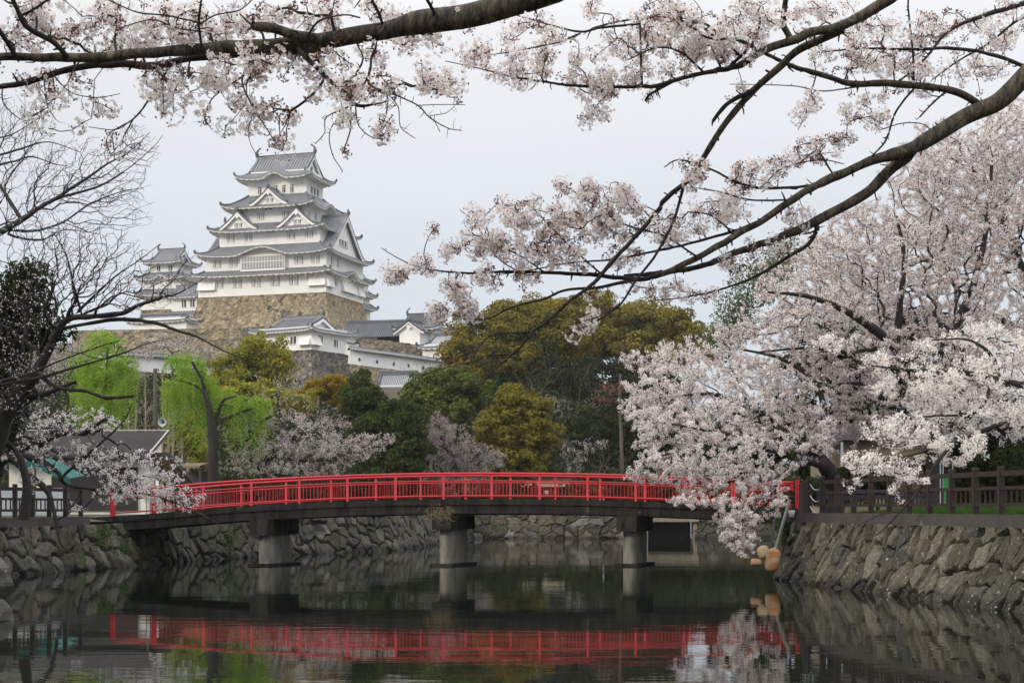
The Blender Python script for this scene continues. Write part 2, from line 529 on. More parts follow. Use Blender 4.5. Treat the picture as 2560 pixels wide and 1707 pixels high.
def dormer(mt, mw, sd, a0, of, ob, w, za, zb, ov=0.7, rib=0.5, pw=1.28, board=0.6, orn=0.8):
    """triangular gable standing on a roof: of = front face, ob = how far back it runs"""
    s = np.linspace(-1, 1, 25)
    zz = zb + (za - zb) * (1 - np.abs(s)) ** pw
    o = np.arange(of + ov, ob - 1e-3, -rib / 2)
    if len(o) < 2:
        o = np.array([of + ov, ob])
    zg = zz[None, :] + np.where(np.arange(len(o)) % 2 == 0, 0.1, 0.0)[:, None]
    grid(mt, sp(sd, np.repeat(a0 + s[None] * w, len(o), 0), np.repeat(o[:, None], 25, 1), zg), lambda i, j: i % 2)
    a = a0 + s * w
    grid(mw, np.stack([sp(sd, a, of, zz - 0.08), sp(sd, a, of, np.full_like(a, zb - 0.3))], 1), 0)
    grid(mw, np.stack([sp(sd, a, of + ov - 0.02, zz - 0.14), sp(sd, a, of + ov - 0.02, zz - 0.14 - board), sp(sd, a, of + ov - 0.3, zz - 0.14 - board)], 1), 0)
    grid(mt, np.stack([sp(sd, a, of + ov + 0.03, zz + 0.2), sp(sd, a, of + ov + 0.03, zz - 0.15), sp(sd, a, of + ov - 0.1, zz - 0.15)], 1), 0)
    grid(mt, np.stack([sp(sd, a, of + ov + 0.03, zz + 0.2), sp(sd, a, of + ov - 0.4, zz + 0.2)], 1), 1)
    p0, p1 = sp(sd, a0, of + ov, za + 0.2), sp(sd, a0, ob, za + 0.2)
    bar(mt, p0, p1, 0.45, 0.5, 1)
    ornament(mt, p0, orn * 1.3, 0.25)
    for k in (-1, 1):
        ornament(mt, sp(sd, a0 + k * w * 0.97, of + ov - 0.2, zb + 0.1), 0.6, 0.2)
    # pendant below the apex
    q = sp(sd, np.array([a0 - .5, a0 + .5, a0 + .3, a0, a0 - .3]), np.full(5, of + ov + 0.02), np.array([za - .9, za - .9, za - 1.4, za - 1.75, za - 1.4]))
    mw.add(q, [[0, 1, 2, 3, 4]], 0)


def window(root, sd, a0, o, z0, z1, w, bars=3, name='window', cap=True):
    mb = MB()

    def bx(a1, a2, za, zb_, d0, d1, m):
        v = np.array([sp(sd, a, oo, z) for z in (za, zb_) for a, oo in ((a1, d0), (a2, d0), (a2, d1), (a1, d1))])
        mb.add(v, BOXF, m)
    bx(a0 - w / 2, a0 + w / 2, z0, z1, o - 0.05, o + 0.03, 0)
    for i in range(bars):
        c = a0 - w / 2 + w * (i + 1) / (bars + 1)
        bx(c - w * 0.07 * 3 / max(bars, 3), c + w * 0.07 * 3 / max(bars, 3), z0, z1, o + 0.03, o + 0.12, 1)
    if cap:
        bx(a0 - w / 2 - 0.1, a0 + w / 2 + 0.1, z1, z1 + 0.12, o - 0.05, o + 0.14, 1)
        bx(a0 - w / 2 - 0.1, a0 + w / 2 + 0.1, z0 - 0.12, z0, o - 0.05, o + 0.14, 1)
    return mb.build(name, [M['slat'] if bars else M['dark'], M['plaster']], root)


def wallbox(mw, hx, hy, z0, z1, cx=0.0, flare=0.0):
    v = np.array([[cx + sx * (hx + f), sy * (hy + f), z] for z, f in ((z0, flare), (z1, 0)) for sx, sy in ((-1, -1), (1, -1), (1, 1), (-1, 1))])
    mw.add(v, BOXF, 0)


TILES = None


def tiles(kind='tile'):
    return {'tile': [M['tile'], M['tile_rib'], M['ornament']], 'dark': [M['tile_dark'], M['tile'], M['ornament']], 'pale': [M['tile_pale'], M['tile'], M['ornament']]}[kind]


# ---- stone walling as real displaced stones -------------------------------------------------
def worley(p, q, seed):
    """p,q arrays in cell units -> F1, F2, cell id (two ints), delta to the nearest seed"""
    ip, iq = np.floor(p).astype(int), np.floor(q).astype(int)
    f1 = np.full(p.shape, 9.0)
    f2 = np.full(p.shape, 9.0)
    ca, cb = ip.copy(), iq.copy()
    dx, dy = np.zeros(p.shape), np.zeros(p.shape)

    def h(a, b, k):
        s_ = np.sin(a * 127.1 + b * 311.7 + k * 74.7 + seed * 13.17) * 43758.5453
        return s_ - np.floor(s_)
    for i in (-1, 0, 1):
        for j in (-1, 0, 1):
            a, b = ip + i, iq + j
            sx, sy = a + 0.08 + 0.84 * h(a, b, 1), b + 0.08 + 0.84 * h(a, b, 2)
            wgt = 0.85 + 0.35 * h(a, b, 5)
            d = np.hypot(p - sx, q - sy) * wgt
            near = d < f1
            f2 = np.where(near, f1, np.minimum(f2, d))
            ca, cb = np.where(near, a, ca), np.where(near, b, cb)
            dx, dy = np.where(near, p - sx, dx), np.where(near, q - sy, dy)
            f1 = np.where(near, d, f1)
    return f1, f2, ca, cb, dx, dy, h


def stone_face(mb, P0, cw, ch, amp, seed, pal, phi=0.0, groove=0.24, wet=None, gap=0.0):
    """P0: (m,n,3) smooth wall surface; each point is pushed out along the surface normal into separate stones"""
    m, n = P0.shape[:2]
    du = np.gradient(P0, axis=0)
    dv = np.gradient(P0, axis=1)
    N = nrm(np.cross(du, dv))
    s = np.cumsum(np.linalg.norm(du, axis=2)[:, :1], 0)
    s = np.repeat(s, n, 1)
    t = np.cumsum(np.linalg.norm(dv, axis=2), 1)
    s, t = s + 0.22 * cw * vnoise(s / cw * 1.3, t / ch * 1.3, seed + 3) + 0.07 * cw * vnoise(s / cw * 4, t / ch * 4, seed + 5), t + 0.22 * ch * vnoise(s / cw * 1.3, t / ch * 1.3, seed + 4) + 0.07 * ch * vnoise(s / cw * 4, t / ch * 4, seed + 6)
    p = (s * math.cos(phi) + t * math.sin(phi)) / cw
    q = (-s * math.sin(phi) + t * math.cos(phi)) / ch
    f1, f2, ca, cb, dx, dy, h = worley(p, q, seed)
    e = np.clip((f2 - f1) / groove, 0, 1)
    flat = np.clip(e * 1.5, 0, 1) ** 0.6
    disp = amp * (flat * 1.15 - 0.95 + 0.55 * (h(ca, cb, 7) - 0.5) + flat * (1.5 * dx * (h(ca, cb, 8) - 0.5) + 1.5 * dy * (h(ca, cb, 9) - 0.5)))
    disp = disp + amp * (0.20 * vnoise(p * 2.7, q * 2.7, seed) + 0.12 * vnoise(p * 6.5, q * 6.5, seed + 1))
    disp = disp - gap * (1 - np.clip((f2 - f1) / 0.13, 0, 1)) ** 1.5 * (0.5 + 0.5 * h(ca, cb, 12))
    pal = np.asarray(pal, float)
    k = h(ca, cb, 3) * (len(pal) - 1)
    i0 = np.clip(np.floor(k).astype(int), 0, len(pal) - 2)
    fr = (k - i0)[..., None]
    c = (pal[i0] * (1 - fr) + pal[i0 + 1] * fr) * (0.75 + 0.5 * h(ca, cb, 4))[..., None]
    if wet is not None:          # algae and damp just above the water
        hh = P0[..., 2] - wet + 0.10 * vnoise(s * 1.1, t * 0.6, seed + 11) + 0.05 * vnoise(s * 5, t * 3, seed + 12)
        c = c * (0.38 + 0.62 * ss(0.10, 0.34, hh))[..., None]
    grid(mb, P0 + N * disp[..., None], 0, c)


def battered(c, z_top, z_bot, flare, pw=1.6, nh=40):
    """closed plan polygon c (k,2) seen from above, counter-clockwise; returns one grid per side, flaring out downwards"""
    c = np.asarray(c, float)
    k = len(c)
    out = []
    ctr = c.mean(0)
    return c, ctr


def stone_base(root, hx, hy, z_top, z_bot, flare, seed, pal, cw=1.5, ch=1.1, res=0.3, amp=0.16, cx=0.0, name='stone_base', sides=(0, 1, 2, 3)):
    mb = MB()
    H = z_top - z_bot
    nh = int(H / res) + 2
    for sd in sides:
        fx, fy = (hx, hy) if sd in (0, 2) else (hy, hx)
        t = np.linspace(0, 1, nh)
        fl = flare * t ** 1.5
        na = int(2 * (fx + flare) / res) + 2
        u = np.linspace(-1, 1, na)
        v = sp(sd, u[:, None] * (fx + fl[None]), np.repeat((fy + fl)[None], na, 0), np.repeat((z_top - H * t)[None], na, 0)) + np.array([cx, 0, 0])
        stone_face(mb, v[:, ::-1], cw, ch, amp, seed + sd, pal)
    v = np.array([[cx + sx * hx, sy * hy, z_top - 0.12] for sx, sy in ((-1, -1), (1, -1), (1, 1), (-1, 1))])
    mb.add(v, [[0, 1, 2, 3]], 0, np.tile(pal[0], (4, 1)))
    return mb.build(name, M['stone_far'], root, smooth=False)


TH = math.radians(17.5)
PAL_KEEP = [(0.10, 0.095, 0.09), (0.27, 0.23, 0.16), (0.31, 0.245, 0.155), (0.36, 0.29, 0.19), (0.33, 0.265, 0.17), (0.26, 0.22, 0.155), (0.39, 0.325, 0.225), (0.30, 0.255, 0.18), (0.34, 0.27, 0.165), (0.36, 0.315, 0.23)]
PAL_GREY = [(0.16, 0.15, 0.13), (0.27, 0.23, 0.17), (0.21, 0.19, 0.16), (0.33, 0.27, 0.18), (0.24, 0.22, 0.18)]
PAL_DARK = [(0.10, 0.10, 0.10), (0.17, 0.16, 0.15), (0.24, 0.20, 0.14), (0.13, 0.13, 0.13), (0.19, 0.18, 0.16)]


def at_corner(px, Y, hx, hy, th):
    """centre (x,y) of a plan whose front-right corner stands at picture column px and depth Y"""
    X = (px - CX) / F * Y
    return (X - hx * math.cos(th) + hy * math.sin(th), Y + hx * math.sin(th) + hy * math.cos(th))


# ---------------------------------------------------------------- main keep
def great_keep():
    HX, HYY = 14.8, 10.5
    cx, cy = at_corner(815, 350, HX, HYY, TH)
    r = thing('castle_keep', 'tall white five storey castle keep with grey tiled roofs on a tawny stone base', 'castle keep', (cx, cy, 50.25), -TH)
    tl = tiles()

    def part(fn, name='roof'):
        mt, mw = MB(), MB()
        fn(mt, mw)
        ro = mt.build(name, tl, r)
        mw.build('eaves', [M['plaster']], ro)
    stone_base(r, HX + 0.9, HYY + 0.1, 0.0, -12.0, 4.6, 3, PAL_KEEP, 0.92, 0.74, 0.16, 0.17, cx=-0.95)
    # walls, one part per storey
    for nm, hx, hy, z0, z1, c0, fl in (('wall', HX + 1.0, HYY, 0, 4.9, -1.0, 0.05), ('wall', HX, HYY, 5.2, 9.75, 0, 0), ('wall', 12.5, 8.6, 9.9, 15.15, 0, 0), ('wall', 9.2, 7.7, 15.4, 21.0, 0, 0), ('wall', 7.25, 4.5, 22.5, 29.0, 0, 0)):
        mw = MB()
        wallbox(mw, hx, hy, z0, z1, c0, fl)
        if z0 == 0:      # corner drop boxes
            for a0, w_ in ((HX - 2.1, 4.1), (-HX + 0.2, 4.4)):
                v = np.array([sp(0, a, o, z) for z, o2 in ((1.5, 0.75), (3.6, 0.1)) for a, o in ((a0 - w_ / 2, HYY + o2), (a0 + w_ / 2, HYY + o2), (a0 + w_ / 2, HYY - .1), (a0 - w_ / 2, HYY - .1))])
                mw.add(v, BOXF, 0)
            for a0, w_ in ((-HYY + 1.6, 3.2), (1.8, 8.0), (8.4, 3.6)):
                v = np.array([sp(1, a, o, z) for z, o2 in ((1.3, 0.9), (3.9, 0.25)) for a, o in ((a0 - w_ / 2, HX + o2), (a0 + w_ / 2, HX + o2), (a0 + w_ / 2, HX - .1), (a0 - w_ / 2, HX - .1))])
                mw.add(v, BOXF, 0)
        if z0 == 5.2:
            box(mw, (-0.3, -HYY + 1.0, 9.9), (6.6, 2.0, 0.9), 0, 0)
        if z0 == 22.5:
            for zz in (25.2, 27.4):
                box(mw, (0, -4.52, zz), (14.5, 0.08, 0.09), 0, 0)
            for k in range(8):
                box(mw, (-6.2 + k * 1.77, -4.51, 28.0), (0.06, 0.08, 1.4), 0, 0)
        mw.build(nm, [M['plaster'], M['dark']], r)
    # brackets under the first eaves
    for sd, rng_, o in ((0, np.arange(-HX + 1, HX, 2.4), HYY), (1, np.arange(-HYY + 1.4, HYY, 2.0), HX)):
        for a in rng_:
            mb = MB()
            bar(mb, sp(sd, a, o, 3.2), sp(sd, a, o + 1.5, 4.25), 0.16, 0.2, 0)
            mb.build('bracket', M['plaster'], r)
    part(lambda t, w: skirt(t, w, HX + 0.4, HYY, 2.0, HX - 0.02, HYY - 0.02, 4.5, 5.75, 0.55, {1: (0.5, 4.2, 1.5)}, cx=-0.4))
    part(lambda t, w: skirt(t, w, HX, HYY, 2.0, 12.45, 8.55, 9.0, 11.5, 0.9, {0: (-0.3, 7.2, 1.75), 2: (0.3, 7.2, 1.75)}))
    part(lambda t, w: skirt(t, w, 12.5, 8.6, 2.05, 9.15, 7.65, 14.75, 16.7, 0.85))
    part(lambda t, w: skirt(t, w, 9.2, 7.7, 2.4, 7.2, 4.45, 20.1, 23.6, 0.9, {1: (0, 3.6, 1.3), 3: (0, 3.6, 1.3)}))
    part(lambda t, w: irimoya(t, w, 7.25, 4.5, 2.4, 27.2, 33.0, 7.2, 0.95, {0: (0, 3.3, 1.3), 2: (0, 3.3, 1.3)}, fish=1.05))

    def gable(fn):
        mt, mw = MB(), MB()
        fn(mt, mw)
        g = mt.build('gable', tl, r)
        mw.build('gable_wall', M['plaster'], g)
    gable(lambda t, w: dormer(t, w, 0, 0.2, 8.9, 4.6, 4.7, 24.2, 20.7))
    gable(lambda t, w: dormer(t, w, 0, 7.3, 9.4, 7.6, 5.0, 19.2, 15.3))
    gable(lambda t, w: dormer(t, w, 0, -7.3, 9.4, 7.6, 5.0, 19.2, 15.3))
    for sd in (1, 3):
        gable(lambda t, w: dormer(t, w, sd, 0, 14.6, 8.6, 9.6, 18.7, 9.9, 1.0, 0.5, 1.18, 0.9, 1.1))
    # windows: front, storey by storey
    for a in (-11.6, -7.0, -2.3, 2.4, 7.0, 11.5):
        for d in (-0.65, 0.65):
            window(r, 0, a + d, HYY + 0.04, 2.0, 3.75, 0.85)
    for a in (-12.1, -8.0, 8.2, 12.2):
        for d in (-0.62, 0.62):
            window(r, 0, a + d, HYY, 6.6, 8.3, 0.8)
    for a in (-9.7, -5.2, 5.4, 9.8):
        for d in (-0.6, 0.6):
            window(r, 0, a + d, 8.6, 12.6, 14.1, 0.7)
    for d in (-0.5, 0.5):
        window(r, 0, 0.2 + d, 8.6, 14.2, 14.9, 0.7)
        window(r, 0, -2.6 + d, 7.7, 17.5, 19.0, 0.7)
        window(r, 0, 3.6 + d, 7.7, 17.5, 19.0, 0.7)
        for g in (-7.3, 7.3):
            window(r, 0, g + d * 1.1, 9.43, 15.7, 16.6, 0.65, 2)
        window(r, 0, 0.2 + d * 1.1, 8.93, 21.1, 21.9, 0.65, 2)
        window(r, 0, -0.6 + d, 7.7, 19.6, 19.9, 0.6, 0, 'vent')
    for k in range(5):
        window(r, 0, -4.4 + k * 2.02, 4.5, 23.9, 25.6, 0.78, 1)
    for k in range(3):
        window(r, 1, -1.6 + k * 1.7, 7.25, 23.9, 25.4, 1.1, 1)
    for a in (-7.0, -3.6):
        window(r, 1, a, HX, 6.4, 8.2, 1.3, 3)
        window(r, 1, a, 9.2, 17.4, 18.9, 1.0, 2)
    window(r, 1, -5.0, HX, 1.9, 3.8, 1.5, 3)
    for k in range(3):
        window(r, 1, -2.0 + k * 1.6, 14.66, 11.6, 13.0, 1.3, 2)
    # great lattice bay on the second storey
    mb = MB()
    box(mb, (-0.3, -HYY - 0.45, 7.05), (10.9, 0.9, 3.5), 0, 1)
    box(mb, (-0.3, -HYY - 0.93, 7.2), (10.4, 0.08, 2.8), 0, 0)
    for k in range(28):
        box(mb, (-5.35 + k * 0.374, -HYY - 1.0, 7.2), (0.15, 0.09, 2.8), 0, 1)
    box(mb, (-0.3, -HYY - 1.03, 7.3), (10.5, 0.1, 0.14), 0, 1)
    mb.build('lattice_bay', [M['slat'], M['plaster']], r)
    return r


great_keep()


def tower(name, label, px, Y, th, zstone, tiers, top, stone=None, wins=(), kind='tile', cat='castle tower', rib=0.65):
    """tiers: (hx, hy, z0, z1, ov, ze, zt, next hx, next hy); top: (hx, hy, z0, ze, zr, ov, g)"""
    hx, hy = (tiers[0][:2] if tiers else top[:2])
    cx, cy = at_corner(px, Y, hx, hy, th)
    r = thing(name, label, cat, (cx, cy, zstone), -th)
    if stone:
        stone_base(r, hx + 0.05, hy + 0.05, 0, -stone[0], stone[1], int(px), stone[2], 1.2, 0.95, 0.22, 0.26)
    for (a, b, z0, z1, ov, ze, zt, nx, ny, kr) in tiers:
        mw = MB()
        wallbox(mw, a, b, z0, z1)
        mw.build('wall', [M['plaster']], r)
        mt, me = MB(), MB()
        skirt(mt, me, a, b, ov, nx, ny, ze, zt, 0.5, kr)
        ro = mt.build('roof', tiles(kind), r)
        me.build('eaves', M['plaster'], ro)
    a, b, z0, ze, zr, ov, g, kr, fish = top
    mw = MB()
    wallbox(mw, a, b, z0, ze + 0.6)
    mw.build('wall', [M['plaster']], r)
    mt, me = MB(), MB()
    irimoya(mt, me, a, b, ov, ze, zr, g, 0.5, kr, rib, fish=fish)
    ro = mt.build('roof', tiles(kind), r)
    me.build('eaves', M['plaster'], ro)
    for (sd, a_, o, z0, z1, w_, nb) in wins:
        window(r, sd, a_, o, z0, z1, w_, nb)
    return r


# small keep on the left, half hidden by branches
tower('castle_tower', 'small three storey white castle tower with arched windows left of the great keep', 452, 385, TH, 51.0,
      [(5.4, 5.0, 0, 4.2, 1.4, 3.7, 5.0, 5.3, 4.9, {}), (5.3, 4.9, 4.2, 8.0, 1.5, 7.6, 9.3, 3.8, 3.6, {0: (0.3, 2.2, 0.9)})],
      (3.8, 3.6, 8.6, 11.7, 15.0, 1.7, 3.6, {}, 0.7), (7, 1.8, PAL_KEEP),
      [(0, -1.5, 3.6, 9.6, 11.0, 0.9, 1), (0, 1.7, 3.6, 9.6, 11.0, 0.9, 1), (0, -2.5, 4.9, 5.4, 6.8, 0.9, 3), (0, 2.3, 4.9, 5.4, 6.8, 0.9, 3), (0, -2, 5.0, 1.5, 2.8, 0.9, 3), (0, 2.2, 5.0, 1.5, 2.8, 0.9, 3)])
# passage block between it and the keep
tower('passage_block', 'narrow white passage building with square windows joining the keep to its small tower', 492, 368, TH, 43.0,
      [(3.4, 2.5, 0, 4.2, 1.0, 4.4, 5.4, 3.3, 2.4, {})], (3.3, 2.4, 5.0, 8.8, 11.2, 1.2, 3.2, {}, 0), None,
      [(0, 1.1, 2.5, 1.3, 2.9, 1.0, 1), (0, 2.6, 2.5, 1.3, 2.9, 0.8, 1), (0, 0.0, 2.4, 6.3, 8.0, 1.1, 1), (0, 2.2, 2.4, 6.3, 8.0, 1.1, 1)], cat='castle building')
# tower behind the keep on the right
_cx = (927 - CX) / F * 394
tower('castle_tower', 'white side tower peeping out behind the right edge of the great keep', 927 - 37, 385.5, TH, 48.6,
      [(4.5, 4.5, 0, 3.2, 1.6, 3.2, 4.4, 4.4, 4.4, {}), (4.4, 4.4, 3.6, 6.3, 1.6, 6.3, 7.5, 4.1, 4.1, {})], (4.1, 4.1, 7.0, 10.0, 13.0, 1.5, 3.6, {}, 0.6), (8, 2.0, PAL_KEEP),
      [(1, -1.5, 4.5, 1.0, 2.4, 0.9, 3), (1, 1.8, 4.5, 1.0, 2.4, 0.9, 3), (1, 0.5, 4.4, 4.6, 5.8, 0.9, 3)])


# gate turret in front of the keep, with its dark stone base
TH2 = math.radians(31)
gt = tower('gate_turret', 'single storey white turret with hipped grey roof below the keep, on a grey stone base', 778, 300, TH2, 32.5, [],
           (6.6, 5.8, 0, 3.9, 6.8, 1.3, 5.0, {}, 0.8), (9, 2.6, PAL_DARK),
           [(0, 2.3, 6.6 - 0.8, 1.3, 2.7, 1.3, 1), (1, -2.9, 6.6, 1.5, 2.9, 1.2, 1), (1, 1.9, 6.6, 1.2, 2.5, 1.1, 1)], cat='castle turret', rib=0.38)
_m = MB()
for sd, a0, o in ((0, 5.3, 5.8), (1, -4.6, 6.6)):
    v = np.array([sp(sd, a, oo, z) for z, o2 in ((0.9, 0.9), (2.6, 0.1)) for a, oo in ((a0 - 1.4, o + o2), (a0 + 1.3, o + o2), (a0 + 1.3, o - .1), (a0 - 1.4, o - .1))])
    _m.add(v, BOXF, 0)
_m.build('drop_box', M['plaster'], gt)

# low white building at the left foot of the keep
tower('store_building', 'low white building with pale tiled roof at the left foot of the keep', 466, 345, TH, 41.3, [],
      (7.0, 2.6, 0, 2.2, 3.5, 0.8, 5.4, {}, 0), None, [], 'pale', 'castle building')

# corridor turret and gabled turret on the upper right terrace
r_ = thing('corridor_building', 'long dark roofed corridor building with a black opening on the upper terrace', 'castle building', (*at_corner(1006, 334, 6.5, 2.5, math.radians(12)), 37.4), -math.radians(12))
mw = MB()
wallbox(mw, 6.4, 2.2, -0.3, 1.7)
mw.build('wall', M['plaster'], r_)
mb = MB()
box(mb, (3.6, -2.23, 0.55), (5.4, 0.12, 1.7), 0, 0)
mb.build('opening', M['dark'], r_)
mt, me = MB(), MB()
dormer(mt, me, 1, 0, 6.8, -6.8, 3.7, 4.7, 1.15, 0.3, 0.4, 1.05, 0.3, 0.3)
ro = mt.build('roof', tiles('dark'), r_)
me.build('gable_wall', M['plaster'], ro)
r_ = tower('gabled_turret', 'white turret with a plain cream gable end beside the dark corridor roof', 1092, 332, math.radians(22), 36.4, [],
           (4.4, 3.4, 0, 3.9, 6.9, 1.1, 4.0, {}, 0.7), None, [(1, -2.2, 4.4, 1.2, 2.7, 0.5, 0), (1, 0.2, 4.4, 1.2, 2.7, 0.6, 0), (1, 1.6, 4.4, 1.0, 2.6, 1.2, 1)], 'dark', 'castle turret')
mw = MB()
box(mw, (0.1, -5.4, 1.45), (4.7, 4.4, 3.5), 0, 0)
mw.build('wing_wall', M['plaster'], r_)
mt, me = MB(), MB()
dormer(mt, me, 0, 0.1, 7.62, 1.0, 3.5, 5.0, 2.7, 0.6, 0.4, 1.08, 0.35, 0.5)
ro = mt.build('wing_roof', tiles('dark'), r_)
me.build('wing_gable', M['plaster'], ro)
# roofs further right, half behind the trees
tower('gate_building', 'pale mortared roof with white gable just left of the olive camphor trees', 1150, 318, math.radians(30), 31.5, [],
      (4.5, 3.0, 0, 3.6, 6.2, 0.9, 3.6, {}, 0.4), None, [], 'pale', 'castle building')
tower('far_hall', 'far grey roofed hall whose ridge rises behind the olive tree tops', 1215, 372, math.radians(-14), 36.0, [],
      (9.0, 4.0, 0, 5.0, 8.6, 1.2, 7.5, {}, 0.7), None, [], 'tile', 'castle building')
tower('lower_gate', 'small pale tiled roof low between the dark evergreen and the round green tree', 1042, 262, math.radians(8), 20.6, [],
      (3.6, 2.4, 0, 1.6, 4.2, 0.8, 3.2, {}, 0), None, [], 'pale', 'castle building', 0.3)


# ---- plaster parapet walls with tiled copings
def parapet(label, pts, h, group='white plaster parapet walls', holes=0, kind='pale', stone_h=0, pal=PAL_GREY, sflare=1.2):
    """pts: list of (x, y, z) along the foot"""
    pts = np.asarray(pts, float)
    base = pts[0].copy()
    r = thing('plaster_wall', label, 'castle wall', base, 0, group)
    mw, mt = MB(), MB()
    q = pts - base
    for a, b in zip(q[:-1], q[1:]):
        bar(mw, a + [0, 0, h / 2], b + [0, 0, h / 2], 0.5, h, 0)
    mw.build('wall', M['plaster'], r)
    d = smooth_path(q, 10)
    seg = np.linalg.norm(np.diff(d, axis=0), axis=1)
    s = np.concatenate([[0], np.cumsum(seg)])
    n = int(s[-1] / 0.25)
    u = np.linspace(0, s[-1], n)
    line = np.stack([np.interp(u, s, d[:, k]) for k in range(3)], 1)
    t = nrm(np.gradient(line, axis=0) * [1, 1, 0])
    nn = np.stack([t[:, 1], -t[:, 0], 0 * t[:, 0]], 1)
    rows = []
    for off, dz in ((-0.95, h - 0.05), (-0.95, h + 0.12), (-0.12, h + 0.62), (-0.12, h + 0.85), (0.12, h + 0.85), (0.12, h + 0.62), (0.95, h + 0.12), (0.95, h - 0.05)):
        z = np.where(np.arange(n) % 2 == 0, 0.08, 0.0) if abs(off) > 0.5 else 0
        rows.append(line + nn * off + np.stack([0 * u, 0 * u, dz + z + 0 * u], 1))
    grid(mt, np.stack(rows, 1), lambda i, j: np.where((j == 3) | (j == 1), 1, i % 2))
    mt.build('coping', tiles(kind), r)
    if holes:
        for k in range(holes):
            i_ = int((k + 0.6) / holes * (n - 1))
            c = line[i_]
            dirn = t[i_]
            no = np.array([dirn[1], -dirn[0], 0])
            mb = MB()
            box(mb, c + no * 0.24 + [0, 0, h * 0.42], (0.36, 0.12, 0.6), math.atan2(dirn[1], dirn[0]), 0)
            mb.build('loophole', M['slat'], r)
    if stone_h:
        mb = MB()
        tt = np.linspace(0, 1, int(stone_h / 0.3) + 2)
        v = line[::1, None] + nn[::1, None] * (0.3 + sflare * (1 - tt[None, :, None]) ** 1.4) + np.stack([0 * tt, 0 * tt, -stone_h * (1 - tt)], 1)[None]
        stone_face(mb, v, 1.1, 0.85, 0.22, 7, pal)
        mb.build('stone_base', M['stone_far'], r)
    return r


def W(px, py, Y):
    return P(px, py, Y)


parapet('white loopholed parapet wall running right from the gate turret', [P(872, 909, 300), P(905, 914, 301), P(1000, 926, 306), P(1110, 940, 314), P(1200, 948, 322)], 2.6, holes=9, stone_h=7)
parapet('short stepped piece of parapet rising to the gate turret', [P(866, 886, 303), P(893, 892, 301.5)], 2.4, kind='tile')
parapet('long bluish white parapet wall behind the two willows', [P(250, 925, 262), P(420, 933, 268), P(560, 952, 272), P(720, 965, 280)], 2.4, kind='tile', stone_h=5)


def miter(q):
    """right-hand plan normals of a polyline at its corners, lengthened so that offsets stay parallel"""
    d = nrm(np.diff(q, axis=0) * [1, 1, 0])
    no = np.stack([d[:, 1], -d[:, 0], 0 * d[:, 0]], 1)
    m = np.vstack([no[:1], no[:-1] + no[1:], no[-1:]])
    m = nrm(m)
    k = np.concatenate([[1.0], 1 / np.maximum((m[1:-1] * no[1:]).sum(1), 0.5), [1.0]])
    return m * k[:, None]


def terrace(label, pts, h, flare, seed, pal, cw=1.2, ch=0.95, res=0.2, amp=0.26, material='stone_far', group='stone terrace walls below the castle', phi=0.0, back=3.0, pw=1.4, groove=0.16, gap=0.0):
    """stone retaining wall along a top line; its batter leans to the right-hand side of the line"""
    pts = np.asarray(pts, float)
    base = pts[0].copy()
    q = pts - base
    mn = miter(q)
    mb = MB()
    t = np.linspace(0, 1, int(h / res) + 2)
    rows = []
    for i in range(len(q) - 1):
        a, b = q[i], q[i + 1]
        u = np.linspace(0, 1, int(np.linalg.norm(b - a) / res) + 2)[:, None, None]
        if i < len(q) - 2:
            u = u[:-1]
        no = mn[i] * (1 - u) + mn[i + 1] * u
        rows.append(a + (b - a) * u + no * (flare * (1 - t[None, :, None]) ** pw) + np.array([0, 0, -h]) * (1 - t[None, :, None]))
        w = np.array([a, b, b - mn[i + 1] * back, a - mn[i] * back]) - [0, 0, 0.06]
        mb.add(w, [[0, 1, 2, 3]], 0, np.tile(pal[0], (4, 1)))
    stone_face(mb, np.concatenate(rows), cw, ch, amp, seed, pal, phi, groove, -base[2] if material != 'stone_far' else None, gap)
    o = mb.build('stone_wall', M[material])
    o.location = base
    return tag(o, label, 'stone wall', group)


terrace('tawny stone terrace wall with a sharp corner below the keep, left of the gate turret', [P(180, 826, 330), P(440, 822, 332), P(598, 820, 335), P(662, 815, 352)], 9.0, 1.8, 21, PAL_KEEP[1:] + PAL_GREY)
terrace('long grey stone wall carrying the dark corridor building', [P(862, 842, 318), P(960, 850, 322), P(1090, 868, 330), P(1180, 880, 336)], 6.5, 1.2, 31, PAL_GREY)
terrace('lowest weathered stone wall under the bluish parapet', [P(150, 960, 255), P(420, 962, 262), P(600, 975, 268)], 7, 1.5, 41, PAL_GREY)
